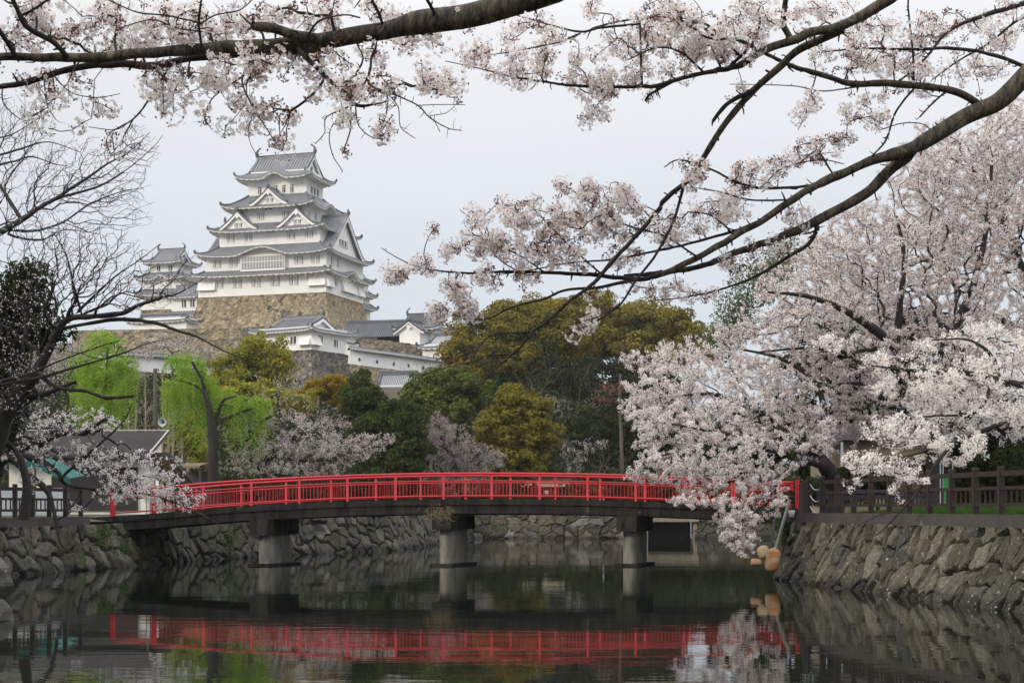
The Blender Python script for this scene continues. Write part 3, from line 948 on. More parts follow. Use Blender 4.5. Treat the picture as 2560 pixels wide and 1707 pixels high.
# ---------------------------------------------------------------- water, ground, banks
def water_mat():
    m = bpy.data.materials.new("moat_water")
    m.use_nodes = True
    t = m.node_tree
    b = t.nodes["Principled BSDF"]
    b.inputs["Base Color"].default_value = (0.007, 0.009, 0.006, 1)
    b.inputs["Roughness"].default_value = 0.015
    b.inputs["IOR"].default_value = 1.27
    tc = t.nodes.new("ShaderNodeTexCoord")
    hs = None
    for sc_, st, amp in ((1.0, (0.22, 0.85, 1), 1.0), (1.0, (0.7, 2.3, 1), 0.5), (1.0, (1.6, 5.5, 1), 0.2)):
        mp = t.nodes.new("ShaderNodeMapping")
        mp.inputs["Scale"].default_value = st
        nz = t.nodes.new("ShaderNodeTexNoise")
        nz.inputs["Scale"].default_value = sc_
        nz.inputs["Detail"].default_value = 2
        t.links.new(tc.outputs["Object"], mp.inputs[0])
        t.links.new(mp.outputs[0], nz.inputs["Vector"])
        mu = t.nodes.new("ShaderNodeMath")
        mu.operation = 'MULTIPLY'
        mu.inputs[1].default_value = amp
        t.links.new(nz.outputs[0], mu.inputs[0])
        if hs is None:
            hs = mu.outputs[0]
        else:
            ad = t.nodes.new("ShaderNodeMath")
            t.links.new(hs, ad.inputs[0])
            t.links.new(mu.outputs[0], ad.inputs[1])
            hs = ad.outputs[0]
    # calmer and livelier patches
    pz = t.nodes.new("ShaderNodeTexNoise")
    pz.inputs["Scale"].default_value = 0.13
    mp = t.nodes.new("ShaderNodeMapping")
    mp.inputs["Scale"].default_value = (0.5, 1.6, 1)
    t.links.new(tc.outputs["Object"], mp.inputs[0])
    t.links.new(mp.outputs[0], pz.inputs["Vector"])
    mr = t.nodes.new("ShaderNodeMapRange")
    mr.inputs[1].default_value, mr.inputs[2].default_value, mr.inputs[3].default_value, mr.inputs[4].default_value = 0.38, 0.62, 0.25, 1.0
    t.links.new(pz.outputs[0], mr.inputs[0])
    mu = t.nodes.new("ShaderNodeMath")
    mu.operation = 'MULTIPLY'
    t.links.new(hs, mu.inputs[0])
    t.links.new(mr.outputs[0], mu.inputs[1])
    bp = t.nodes.new("ShaderNodeBump")
    bp.inputs["Strength"].default_value = 1.0
    bp.inputs["Distance"].default_value = 0.0046
    t.links.new(mu.outputs[0], bp.inputs["Height"])
    t.links.new(bp.outputs[0], b.inputs["Normal"])
    return m


M['water'] = water_mat()
M['soil'] = mat("park_ground", (0.055, 0.045, 0.03), 0.95, (0.03, 0.036, 0.015), 0.5, 6)
M['mossy'] = mat("dark_bank_stone", (0.3, 0.28, 0.22), 0.9, (0.5, 0.5, 0.44), 4.0, 6, bump=0.03, bscale=9, attr=True, spots=((0.045, 0.06, 0.02), 1.3, 0.62))

mb = MB()
mb.add([[-70, -30, 0], [60, -30, 0], [60, 127, 0], [-70, 127, 0]], [[0, 1, 2, 3]])
tag(mb.build('water', M['water']), kind='structure')


def terrain(X, Y):
    k = 1 - 0.65 * ss(5, 60, X)
    return 2.1 + k * (22 * ss(150, 285, Y) + 9 * ss(296, 345, Y)) + 7 * ss(340, 362, Y) * (1 - ss(-40, -15, X))


LEFT = np.array([[-30.0, 30, 1.72], [-21.2, 46, 1.72], [-18.5, 55, 1.72], [-16.75, 63, 1.75], [-15.1, 73, 1.9], [-11.7, 82, 2.05], [-7.2, 90, 2.05], [-5.0, 112, 2.1], [-4.0, 125.6, 2.1]])
RIGHT = np.array([[25.0, 125.6, 2.05], [12.6, 66.6, 2.0], [9.6, 53.6, 1.93], [12.3, 37.2, 1.93], [15.9, 14, 1.93]])
mb = MB()
for line, sg in ((LEFT, -1), (RIGHT, 1)):
    off = np.array([0.5, 2, 5, 10, 20, 40, 90, 250, 900, 3000])
    den = smooth_path(line[:, :2], 1) if False else np.array([line[i, :2] * (1 - t) + line[i + 1, :2] * t for i in range(len(line) - 1) for t in np.arange(8) / 8] + [line[-1, :2]])
    X = den[:, :1] + sg * off[None]
    Yv = np.repeat(den[:, 1:], len(off), 1)
    v = np.stack([X, Yv, np.where(off[None] < 1, 1.85, 2.08) + 0 * X], -1)
    grid(mb, v)
ys = np.concatenate([[125.9], np.arange(128, 400, 4), [450, 600, 900, 1500, 3000, 5000]])
xs = np.concatenate([[-3000, -900, -300], np.arange(-160, 161, 5), [300, 900, 3000]])
XX, YY = np.meshgrid(xs, ys, indexing='ij')
grid(mb, np.stack([XX, YY, terrain(XX, YY)], -1))
# near bank under the photographer's trees, and the moat bed
nb = np.array([[-3000, -600, 0.85], [3000, -600, 0.85], [3000, 13, 0.85], [-3000, 13, 0.85]])
mb.add(nb, [[0, 1, 2, 3]])
mb.add([[-3000, 13, 0.85], [3000, 13, 0.85], [3000, 13.6, -1.2], [-3000, 13.6, -1.2]], [[0, 1, 2, 3]])
mb.add([[-60, 13, -1.2], [60, 13, -1.2], [60, 127, -1.2], [-60, 127, -1.2]], [[0, 1, 2, 3]])
tag(mb.build('ground', M['soil']), kind='structure')

PAL_RIGHT = [(0.05, 0.05, 0.038), (0.092, 0.084, 0.056), (0.066, 0.064, 0.049), (0.110, 0.095, 0.062), (0.082, 0.080, 0.063), (0.135, 0.124, 0.092), (0.058, 0.059, 0.052)]
PAL_LEFT = [(0.05, 0.047, 0.037), (0.085, 0.076, 0.055), (0.062, 0.06, 0.048), (0.115, 0.10, 0.075), (0.075, 0.07, 0.058), (0.15, 0.145, 0.13)]
G_BANK = 'stone walls of the moat banks'
terrace('dry stone bank wall with dark boulders under the left fence and bridge end', LEFT, 2.1, 0.75, 51, PAL_LEFT, 0.70, 0.78, 0.055, 0.18, 'mossy', G_BANK, phi=-0.22, back=0.8, pw=1.2, groove=0.34, gap=0.25)
terrace('olive brown stone bank wall of big leaning stones on the right', RIGHT[1:], 2.2, 0.85, 63, PAL_RIGHT, 0.55, 0.90, 0.034, 0.15, 'stone', G_BANK, phi=-0.30, back=0.8, pw=1.15, groove=0.24, gap=0.32)
BACKZ = 2.15
terrace('rounded stone wall closing the moat behind the bridge', np.array([[-4.2, 125.6, BACKZ], [10.7, 125.6, BACKZ]]), 2.4, 0.3, 71, PAL_LEFT[1:] + [(0.26, 0.23, 0.18)], 0.95, 0.72, 0.09, 0.19, 'mossy', G_BANK, groove=0.22)
terrace('stone wall right of the dark culvert mouth behind the bridge', np.array([[14.5, 125.6, BACKZ], [27, 125.6, BACKZ]]), 2.4, 0.3, 75, PAL_RIGHT, 0.95, 0.72, 0.09, 0.17, 'mossy', G_BANK, groove=0.22)
terrace('shaded right bank wall beyond the bridge', RIGHT[:2], 2.2, 0.5, 79, PAL_RIGHT, 0.8, 0.9, 0.12, 0.15, 'stone', G_BANK, back=0.8)

r = thing('culvert', 'dark square culvert mouth with pale stone lintel in the back wall', 'culvert', (12.6, 125.6, 0))
mb = MB()
box(mb, (0, 0.1, 1.6), (4.4, 1.0, 0.55), 0, 0)
box(mb, (-1.95, 0.6, 0.5), (0.3, 1.6, 1.65), 0, 0)
box(mb, (1.95, 0.6, 0.5), (0.3, 1.6, 1.65), 0, 0)
mb.build('lintel', mat("lintel_stone", (0.24, 0.21, 0.15), 0.9, (0.16, 0.145, 0.11), 1.5), r)
mb = MB()
box(mb, (0, 4.2, 0.4), (3.6, 5.0, 1.9), 0, 0)
mb.build('tunnel', M['dark'], r)

# boulders at the near left corner of the moat
M['boulder'] = mat("dark_boulder", (0.085, 0.080, 0.075), 0.9, (0.045, 0.042, 0.038), 2.0, 6, bump=0.03, bscale=7, spots=((0.24, 0.24, 0.24), 9.0, 0.63))


def boulder(label, c, s, seed, rz=0.0, name='boulder', material='boulder'):
    n = 26
    th, ph = np.meshgrid(np.linspace(0, math.pi, n), np.linspace(0, 2 * math.pi, 2 * n), indexing='ij')
    d = np.stack([np.sin(th) * np.cos(ph), np.sin(th) * np.sin(ph), np.cos(th)], -1)
    g = np.random.default_rng(seed)
    rr = np.full(th.shape, 1.0)
    for k in range(14):                      # flat broken facets
        nn = nrm(g.normal(size=3))
        rr = np.minimum(rr, (0.72 + 0.25 * g.random()) / np.maximum((d * nn).sum(-1), 1e-3))
    rr = np.minimum(rr, 1.0) * (1 + 0.025 * np.sin(d[..., 0] * 9 + seed) * np.sin(d[..., 2] * 11))
    v = d * rr[..., None] * np.array(s)
    ca, sa = math.cos(rz), math.sin(rz)
    v = np.stack([v[..., 0] * ca - v[..., 1] * sa, v[..., 0] * sa + v[..., 1] * ca, v[..., 2]], -1)
    mb = MB()
    grid(mb, v)
    o = mb.build(name, M[material])
    o.location = c
    return tag(o, label, 'boulder', 'boulders at the near left bank')


boulder('lichen spotted upper boulder at the lower left picture edge', (-11.75, 34.3, 0.85), (0.95, 1.0, 0.62), 3)
boulder('low wedge shaped boulder standing in the water below the lichened one', (-11.35, 33.9, 0.05), (0.62, 0.8, 0.5), 8)
boulder('dark boulder behind the lichened one, cut by the picture edge', (-12.7, 35.2, 0.9), (1.2, 1.2, 0.95), 5)

# ---------------------------------------------------------------- kerbs and brown fences
FENCE_H = 1.15


def kerb(label, pts, w=0.55, h=0.32):
    pts = np.asarray(pts, float)
    mb = MB()
    for a, b in zip(pts[:-1], pts[1:]):
        bar(mb, a - pts[0], b - pts[0], w, h)
    o = mb.build('kerb', M['kerb'])
    o.location = pts[0]
    return tag(o, label, 'kerb', 'concrete kerbs along the bank tops')


kerb('grey brown concrete kerb under the long right fence', [(10.02, 53.7, 2.08), (12.55, 37.2, 2.08), (16.15, 14, 2.08)])
kerb('short kerb block between the bridge end and the right corner', [(12.45, 65.3, 2.03), (10.02, 54.0, 2.03)])
kerb('mauve grey kerb under the left fence', [(-21.6, 46, 1.89), (-18.85, 55, 1.89), (-17.1, 63, 1.89)], 0.6, 0.36)


def fence(label, pts, z, step=1.5, group='dark brown wooden fences', caps=True):
    pts = np.asarray(pts, float)
    base = np.array([*pts[0], z])
    r = thing('wooden_fence', label, 'fence', base, 0, group)
    seg = np.linalg.norm(np.diff(pts, axis=0), axis=1)
    s = np.concatenate([[0], np.cumsum(seg)])
    n = max(1, int(round(s[-1] / step)))
    u = np.linspace(0, s[-1], n + 1)
    q = np.stack([np.interp(u, s, pts[:, 0]) - pts[0, 0], np.interp(u, s, pts[:, 1]) - pts[0, 1], 0 * u], 1)
    for p_ in q:
        mb = MB()
        box(mb, p_ + [0, 0, 0.59], (0.15, 0.15, 1.18))
        box(mb, p_ + [0, 0, 1.2], (0.17, 0.17, 0.05), 0, 0, 0.7)
        mb.build('post', M['brown'], r)
    for i in range(n):
        a, b = q[i], q[i + 1]
        mb = MB()
        for zz, hh in ((1.04, 0.13), (0.67, 0.09), (0.25, 0.09)):
            bar(mb, a + [0, 0, zz], b + [0, 0, zz], 0.07, hh)
        k = max(2, int(np.linalg.norm(b - a) / 0.27))
        for j in range(1, k):
            c = a + (b - a) * j / k
            bar(mb, c + [0, 0, 0.29], c + [0, 0, 0.63], 0.045, 0.045)
        mb.build('rail_panel', M['brown'], r)
    return r


fence('long brown fence with balusters on top of the right bank wall', [(10.4, 53.0), (12.75, 37.2), (15.2, 21)], 2.24)
fence('short brown fence leaf between the red bridge and the right corner', [(11.95, 65.4), (10.55, 56.0)], 2.2, 1.6)
fence('brown fence on the left bank in front of white panels', [(-21.8, 46), (-18.9, 55.5), (-17.25, 63.2)], 2.07, 1.25)

# chains closing the gap at the right corner
r = thing('chain', 'three pale drooping chains closing the gap in the right fence', 'chain', (10.5, 55, 2.2))
for zz in (1.05, 0.65, 0.27):
    t = np.linspace(0, 1, 9)
    mb = MB()
    tube(mb, np.stack([0.05 - 0.1 * t, 0.9 - 2.6 * t, zz - 0.28 * 4 * t * (1 - t) * 0.6 - 0.1 * t], 1), 0.018, 5)
    mb.build('chain_strand', mat("chain_steel", (0.5, 0.5, 0.48), 0.5), r)

# ---------------------------------------------------------------- the red bridge
YB, YF = 66.0, 70.7
KP = np.array([(200, 1296), (283, 1290), (383, 1284), (520, 1271), (636, 1263.5), (753, 1257.5), (870, 1252.7), (988, 1249.3), (1108, 1247.5), (1229, 1247), (1350, 1247.6), (1473, 1249.3), (1597, 1252.8), (1740, 1258), (1860, 1264), (1990, 1271)], float)
KX, KZ = (KP[:, 0] - CX) / F * YB, CZ + (HY - KP[:, 1]) / F * YB


def kz(x):
    return np.interp(x, KX, KZ)


kxs = np.linspace(-17.6, 12.3, 140)
_k = np.convolve(np.pad(kz(kxs), 5, 'edge'), np.ones(11) / 11, 'valid')


def kz(x):
    return np.interp(x, kxs, _k)


br_ = thing('bridge', 'arched red railed footbridge with weathered dark concrete deck on three piers', 'bridge', (0, 68.3, 0))
yn, yf = YB - 68.3, YF - 68.3
mb = MB()
z = kz(kxs)
prof = [(yn - 0.16, 0.0), (yn - 0.16, -0.24), (yn - 0.10, -0.26), (yn - 0.10, -0.60), (yn + 0.7, -0.66), (yn + 0.9, -0.42), (yf - 0.9, -0.42), (yf - 0.7, -0.66), (yf + 0.10, -0.60), (yf + 0.10, -0.26), (yf + 0.16, -0.24), (yf + 0.16, 0.0), (yf - 0.2, 0.0), (yf - 0.2, -0.12), (yn + 0.2, -0.12), (yn + 0.2, 0.0), (yn - 0.16, 0.0)]
v = np.stack([np.stack([kxs, np.full_like(kxs, y), z + dz], -1) for y, dz in prof], 1)
grid(mb, v)
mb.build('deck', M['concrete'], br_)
for yy, x0, x1 in ((yn, -16.6, 11.75), (yf, -14.9, 12.4)):
    xs_ = np.linspace(x0, x1, 90)
    for nm, hh, rr in (('top_rail', 1.06, 0.052), ('middle_rail', 0.755, 0.030), ('bottom_rail', 0.13, 0.034)):
        mb = MB()
        tube(mb, np.stack([xs_, np.full_like(xs_, yy), kz(xs_) + hh], 1), rr, 8)
        mb.build(nm, M['red'], br_, smooth=True)
    ph = -0.852 if yy == yn else -0.07
    posts = [ph + 2.007 * k for k in range(-9, 8) if x0 + 0.2 < ph + 2.007 * k < x1 + 0.3]
    for x in posts:
        mb = MB()
        tube(mb, [(x, yy, kz(x) - 0.05), (x, yy, kz(x) + 1.03)], 0.047, 8)
        mb.build('post', M['red'], br_, smooth=True)
    for a, b in zip(posts[:-1], posts[1:]):
        mb = MB()
        for j in range(1, 13):
            x = a + (b - a) * j / 13
            tube(mb, [(x, yy, kz(x) + 0.13), (x, yy, kz(x) + 0.755)], 0.012, 5, cap=False)
        mb.build('baluster_panel', M['red'], br_)
for x, y, hh, w_ in ((-16.68, yn, 1.12, 0.17), (-14.95, yn - 0.03, 1.0, 0.19), (11.95, yn + 0.1, 1.22, 0.16), (12.5, yf, 1.2, 0.16)):
    mb = MB()
    box(mb, (x, y, kz(x) + hh / 2 - 0.02), (w_, w_, hh))
    mb.build('newel_post', M['red'], br_)
ax = np.array([0.332, 0.943])
ang = math.atan2(ax[1], ax[0])
for px in (686, 1134, 1588):
    X = (px - CX) / F * 67.0
    zc = float(kz(X)) - 0.60
    mb = MB()
    box(mb, (X, -1.2, zc - 0.33), (2.8, 0.85, 0.66), ang)
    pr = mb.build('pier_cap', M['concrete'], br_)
    mb = MB()
    a = np.linspace(0, 2 * math.pi, 33)
    ex, ey = np.sign(np.cos(a)) * 0.78 + 0.30 * np.cos(a), 0.30 * np.sin(a)
    pts = np.stack([ex * ax[0] - ey * ax[1], ex * ax[1] + ey * ax[0]], 1) + [X, -1.2]
    grid(mb, np.stack([np.column_stack([pts, np.full(33, zz)]) for zz in (-0.6, 0.1, 0.5, zc - 0.66)], 1))
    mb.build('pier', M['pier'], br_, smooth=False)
    mb = MB()
    box(mb, (X, -1.2, -0.07), (2.9, 1.0, 0.32), ang)
    mb.build('footing', M['concrete'], br_)
mb = MB()
box(mb, (-16.9, 0.4, 0.65), (2.2, 4.4, 1.9))
mb.build('abutment', M['concrete'], br_)
mb = MB()
box(mb, (12.9, 0, 0.6), (1.6, 4.9, 2.2))
mb.build('abutment', M['concrete'], br_)

# ---------------------------------------------------------------- floats, ladder and bits by the right corner
M['float'] = mat("faded_orange_plastic", (0.40, 0.155, 0.045), 0.6, (0.45, 0.34, 0.22), 2.6, 4, lo=0.4, hi=0.6, stretch=(0.7, 0.7, 2.2))
M['float_pale'] = mat("faded_yellow_plastic", (0.46, 0.32, 0.14), 0.55, (0.40, 0.33, 0.22), 2.0, 4)


def buoy(label, c, r_, h_, axis, material):
    o = thing('float', label, 'float', c, 0, 'old plastic floats at the right corner')
    mb = MB()
    pr = [(0.0, -h_ * .5), (r_ * 0.5, -h_ * .5), (r_ * 0.78, -h_ * 0.44), (r_ * 0.93, -h_ * 0.32), (r_ * 0.98, -h_ * 0.15), (r_ * 1.0, 0), (r_ * 0.99, h_ * 0.15), (r_ * 0.93, h_ * 0.30), (r_ * 0.78, h_ * 0.42), (r_ * 0.5, h_ * .49), (r_ * 0.2, h_ * .5), (r_ * 0.18, h_ * .55), (0, h_ * 0.55)]
    lathe(mb, pr, n=20, axis=axis)
    mb.build('shell', M[material], o, smooth=True)
    mb = MB()
    a = np.linspace(0, 2 * math.pi, 20)
    ring = np.stack([np.cos(a) * r_ * 0.97, 0 * a, np.sin(a) * h_ * 0.53], 1)
    q = np.array(Vector((0, 0, 1)).rotation_difference(Vector(axis)).to_matrix())
    tube(mb, ring @ q.T, 0.012, 5, cap=False)
    mb.build('rope', M['dark'], o)
    return o


buoy('big faded orange float standing against the wall corner', P(1932, 1399, 51.5) + [0, 0, 0], 0.235, 0.76, (0.18, 0.1, 1), 'float')
buoy('yellowish float behind the big orange one', P(1909, 1380, 52.3), 0.21, 0.42, (-0.35, 0.3, 0.9), 'float_pale')
buoy('small orange float lying in the water beside the standing floats', P(1890, 1405, 52.0), 0.12, 0.36, (0.97, 0.1, -0.12), 'float')

r = thing('ladder', 'grey aluminium ladder leaning down the right wall corner', 'ladder', P(1938, 1372, 52.6))
a0, a1 = np.zeros(3), P(1972, 1250, 54.3) - P(1938, 1372, 52.6)
alu = mat("aluminium", (0.22, 0.22, 0.21), 0.55, metal=0.2)
for k in (0, 1):
    o_ = np.array([0.09, 0.30, 0]) * k
    mb = MB()
    bar(mb, a0 + o_, a1 + o_, 0.05, 0.07)
    mb.build('side_rail', alu, r)
mb = MB()
for k in range(1, 8):
    c = a0 + (a1 - a0) * k / 8
    bar(mb, c, c + [0.09, 0.30, 0], 0.03, 0.03)
mb.build('rungs', alu, r)
mb = MB()
bar(mb, [0, 0, 0], P(1936, 1300, 56) - P(1926, 1372, 53), 0.10, 0.10)
o = mb.build('drain_pipe', M['dark'])
o.location = P(1926, 1372, 53)
tag(o, 'black drain pipe slanting down behind the ladder', 'pipe')
r = thing('bucket', 'small white bucket on the ledge above the ladder', 'bucket', P(1979, 1292, 54.8))
mb = MB()
lathe(mb, [(0, 0), (0.085, 0), (0.115, 0.22), (0.12, 0.235), (0.10, 0.235), (0.08, 0.03), (0, 0.03)], n=14)
mb.build('pail', mat("white_plastic", (0.75, 0.75, 0.73), 0.5), r, smooth=True)
mb = MB()
a = np.linspace(0, math.pi, 10)
tube(mb, np.stack([0.115 * np.cos(a), 0 * a, 0.22 + 0.07 * np.sin(a)], 1), 0.006, 5)
mb.build('handle', M['dark'], r)

# ---------------------------------------------------------------- park buildings and furniture
M['beige'] = mat("beige_render", (0.19, 0.16, 0.11), 0.9, (0.14, 0.12, 0.085), 1.0)
M['cream'] = mat("cream_wall", (0.72, 0.71, 0.64), 0.9, (0.64, 0.63, 0.56), 1.2)
M['roofing'] = mat("dark_sheet_roof", (0.034, 0.031, 0.032), 0.95, (0.046, 0.042, 0.043), 0.6, 5, spec=0.05)
M['fascia'] = mat("brown_fascia", (0.055, 0.045, 0.042), 0.7)
M['whitep'] = mat("white_sheet", (0.36, 0.39, 0.43), 0.7, (0.28, 0.31, 0.35), 0.5)
M['teal'] = mat("teal_canvas", (0.010, 0.105, 0.088), 0.85, (0.014, 0.08, 0.072), 0.8)

r = thing('park_house', 'cream park house with a dark sloping roof behind the left fence', 'house', (-23.2, 87.5, 2.08))
mb = MB()
box(mb, (0, -1.3, 1.45), (7.4, 3.4, 2.9))
for sx in (-3.7, 3.7):
    mb.add([[sx, -3.0, 2.9], [sx, 0.4, 2.9], [sx, 0.4, 4.36], [sx, -3.0, 3.30]], [[0, 1, 2, 3]])
mb.add([[-3.7, 0.4, 2.9], [3.7, 0.4, 2.9], [3.7, 0.4, 4.36], [-3.7, 0.4, 4.36]], [[0, 1, 2, 3]])
mb.build('wall', M['cream'], r)
mb = MB()
v = np.array([[-4.6, 0.6, 4.58], [3.95, 0.6, 4.58], [3.95, -4.0, 3.12], [-4.6, -4.0, 3.12]])
mb.add(np.vstack([v, v - [0, 0, 0.14]]), BOXF)
ro = mb.build('roof', M['roofing'], r)
mb = MB()
bar(mb, [4.0, 0.62, 4.54], [4.0, -4.02, 3.08], 0.09, 0.22)
mb.build('verge_board', mat("dark_verge_board", (0.07, 0.065, 0.062), 0.7), ro)
mb = MB()
bar(mb, [4.04, 0.64, 4.67], [4.04, -4.04, 3.21], 0.05, 0.05)
bar(mb, [-4.6, 0.64, 4.67], [4.0, 0.64, 4.67], 0.05, 0.05)
mb.build('flashing', mat("pale_flashing", (0.45, 0.44, 0.42), 0.6), ro)
mb = MB()
box(mb, (0.9, -3.06, 1.35), (4.6, 0.1, 2.3))
mb.build('dark_opening', M['dark'], r)
mb = MB()
v = np.array([[3.75, -2.7, 3.2], [4.75, -2.7, 3.2], [5.0, 2.2, 1.95], [3.75, 2.2, 1.95]])
mb.add(np.vstack([v, v - [0, 0, 0.16]]), BOXF)
po = mb.build('porch_roof', mat("porch_boards", (0.34, 0.27, 0.15), 0.8), r)
mb = MB()
box(mb, (4.25, -2.75, 3.12), (1.05, 0.12, 0.36))
bar(mb, [4.8, -2.75, 3.12], [5.05, 2.25, 1.87], 0.1, 0.3)
mb.build('porch_fascia', M['fascia'], po)

r = thing('shelter', 'low open shelter with a cream corrugated roof edge beside the thick willow trunk', 'shelter', P(474, 1277, 93))
mb = MB()
xs_ = np.linspace(-0.85, 0.85, 69)
zz = 2.62 + 0.03 * np.sin(xs_ * 62)
grid(mb, np.stack([np.stack([xs_, np.full_like(xs_, -1.2), zz - 0.12], -1), np.stack([xs_, np.full_like(xs_, -1.2), zz], -1), np.stack([xs_, np.full_like(xs_, 1.5), zz + 0.25], -1)], 1))
mb.build('corrugated_roof', M['beige'], r)
for x, y in ((-0.8, -1.0), (0.8, -1.0), (-0.8, 1.3), (0.8, 1.3)):
    mb = MB()
    box(mb, (x, y, 1.25), (0.1, 0.1, 2.6))
    mb.build('post', M['fascia'], r)
mb = MB()
box(mb, (0, 1.35, 1.2), (1.6, 0.06, 2.3))
mb.build('back_panel', M['fascia'], r)

r = thing('speaker_pole', 'tall grey utility pole standing between the willows', 'pole', P(388, 1255, 96))
mb = MB()
tube(mb, [(0, 0, -0.5), (0, 0, 4), (0, 0, 8.1)], [0.15, 0.135, 0.12], 10)
mb.build('shaft', mat("pole_concrete", (0.075, 0.068, 0.06), 0.9, (0.05, 0.046, 0.042), 1.5), r, smooth=True)
mb = MB()
bar(mb, [-0.7, -0.16, 4.65], [0.25, -0.16, 4.65], 0.06, 0.06)
mb.build('cross_arm', M['bark_grey'], r)
r = thing('horn_speaker', 'round grey horn loudspeaker on the pole, facing the moat', 'loudspeaker', P(407, 1055, 95.5))
mb = MB()
lathe(mb, [(0.0, 0.30), (0.07, 0.30), (0.08, 0.18), (0.13, 0.06), (0.26, -0.12), (0.27, -0.14), (0.25, -0.13), (0.11, 0.05), (0.05, 0.12), (0, 0.12)], n=20, axis=(0.1, 1, 0))
mb.build('horn', mat("grey_horn", (0.40, 0.43, 0.46), 0.5), r, smooth=True)
mb = MB()
lathe(mb, [(0, -0.08), (0.05, -0.06), (0.06, 0.0), (0.06, 0.1), (0, 0.1)], n=12, axis=(0.1, 1, 0))
mb.build('horn_core', M['dark'], r, smooth=True)
mb = MB()
bar(mb, [0, 0.2, 0], [-0.4, 0.4, -0.02], 0.05, 0.05)
mb.build('bracket', M['fascia'], r)

r = thing('market_stall', 'stall with sloping teal canvas roof behind the left cherry branches', 'stall', (-23.4, 77, 2.08))
mb = MB()
v = np.array([[-3.2, -1.2, 3.05], [0.6, -1.2, 2.55], [2.2, -1.2, 1.75], [2.2, 1.5, 1.95], [0.6, 1.5, 2.75], [-3.2, 1.5, 3.25]])
mb.add(v, [[0, 1, 4, 5], [1, 2, 3, 4]])
mb.add(np.vstack([v[:3], v[:3] - [0, 0, 0.3]]), [[0, 1, 4, 3], [1, 2, 5, 4]])
mb.build('canvas_roof', M['teal'], r)
for x, z_ in ((-3.1, 3.0), (0.5, 2.5), (2.1, 1.7)):
    mb = MB()
    box(mb, (x, -1.1, z_ / 2), (0.08, 0.08, z_))
    mb.build('post', M['fascia'], r)
mb = MB()
box(mb, (-0.8, 0.9, 0.6), (4.5, 0.1, 1.2))
mb.build('counter', M['fascia'], r)
for lab, x0, x1, y, z1 in (('white sheet panel at the left picture edge behind the fence', -25.2, -21.95, 71.0, 1.15), ('white sheet panel seen through the left fence bays', -21.85, -20.55, 72.5, 1.25)):
    r = thing('white_panel', lab, 'panel', ((x0 + x1) / 2, y, 2.08), 0, 'white sheet panels behind the left fence')
    mb = MB()
    box(mb, (0, 0, z1 / 2), (x1 - x0, 0.06, z1))
    mb.build('sheet', M['whitep'], r)
    mb = MB()
    for q in (-1, 1):
        box(mb, (q * (x1 - x0) / 2, 0.06, z1 / 2), (0.06, 0.06, z1 + 0.05))
    mb.build('frame', M['fascia'], r)


def board(label, px, py, Y, w, h, group='white notice boards', zg=2.08, frame=True):
    c = P(px, py, Y)
    r = thing('notice_board', label, 'notice board', (c[0], Y, zg), 0, group)
    mb = MB()
    box(mb, (0, 0, c[2] - zg), (w, 0.03, h))
    mb.build('panel', mat("notice_paper", (0.72, 0.74, 0.74), 0.6), r)
    if frame:
        mb = MB()
        for q in (-1, 1):
            box(mb, (q * (w / 2 + 0.015), 0.0, (c[2] - zg + h / 2) / 2), (0.03, 0.05, c[2] - zg + h / 2))
        box(mb, (0, 0, c[2] - zg + h / 2 + 0.015), (w, 0.05, 0.03))
        mb.build('frame', M['fascia'], r)
    return r


board('left one of two narrow framed notices by the house corner', 371, 1206, 76, 0.16, 0.30)
board('right one of two narrow framed notices by the house corner', 393, 1206, 76, 0.16, 0.30)
board('white notice seen through the middle of the bridge railing', 1220, 1228, 132, 0.36, 0.38)
board('white notice pinned up inside the low pavilion behind the bridge', 1366, 1230, 139, 0.34, 0.30)

r = thing('pavilion', 'low open pavilion with a cream eave band behind the bridge railing', 'pavilion', (P(1366, 1270, 142)[0], 143, 2.1))
mb = MB()
v = np.array([[-3.0, -2.2, 2.5], [3.0, -2.2, 2.5], [3.0, 2.4, 2.5], [-3.0, 2.4, 2.5], [-2.2, -0.2, 3.0], [2.2, -0.2, 3.0], [2.2, 0.4, 3.0], [-2.2, 0.4, 3.0]])
mb.add(v, BOXF)
ro = mb.build('roof', M['roofing'], r)
mb = MB()
box(mb, (0, -2.2, 2.42), (6.1, 0.12, 0.42))
mb.build('eave_board', mat("olive_cream_board", (0.34, 0.32, 0.22), 0.8), ro)
for x in (-2.8, -1.3, 0.35, 1.65, 2.7):
    mb = MB()
    box(mb, (x, -1.9, 1.2), (0.18, 0.18, 2.4))
    mb.build('pillar', M['beige'], r)
mb = MB()
box(mb, (0, 2.0, 1.2), (5.6, 0.1, 2.4))
mb.build('back_wall', M['fascia'], r)
mb = MB()
box(mb, (0, 0, 0.55), (0.14, 0.14, 1.1))
box(mb, (0, 0, 1.13), (0.16, 0.16, 0.06), 0, 0, 0.5)
o = mb.build('marker_post', mat("white_post_paint", (0.7, 0.7, 0.66), 0.6))
o.location = (P(1508, 1250, 128)[0], 128, 2.1)
tag(o, 'slim white marker post behind the right part of the bridge railing', 'post')

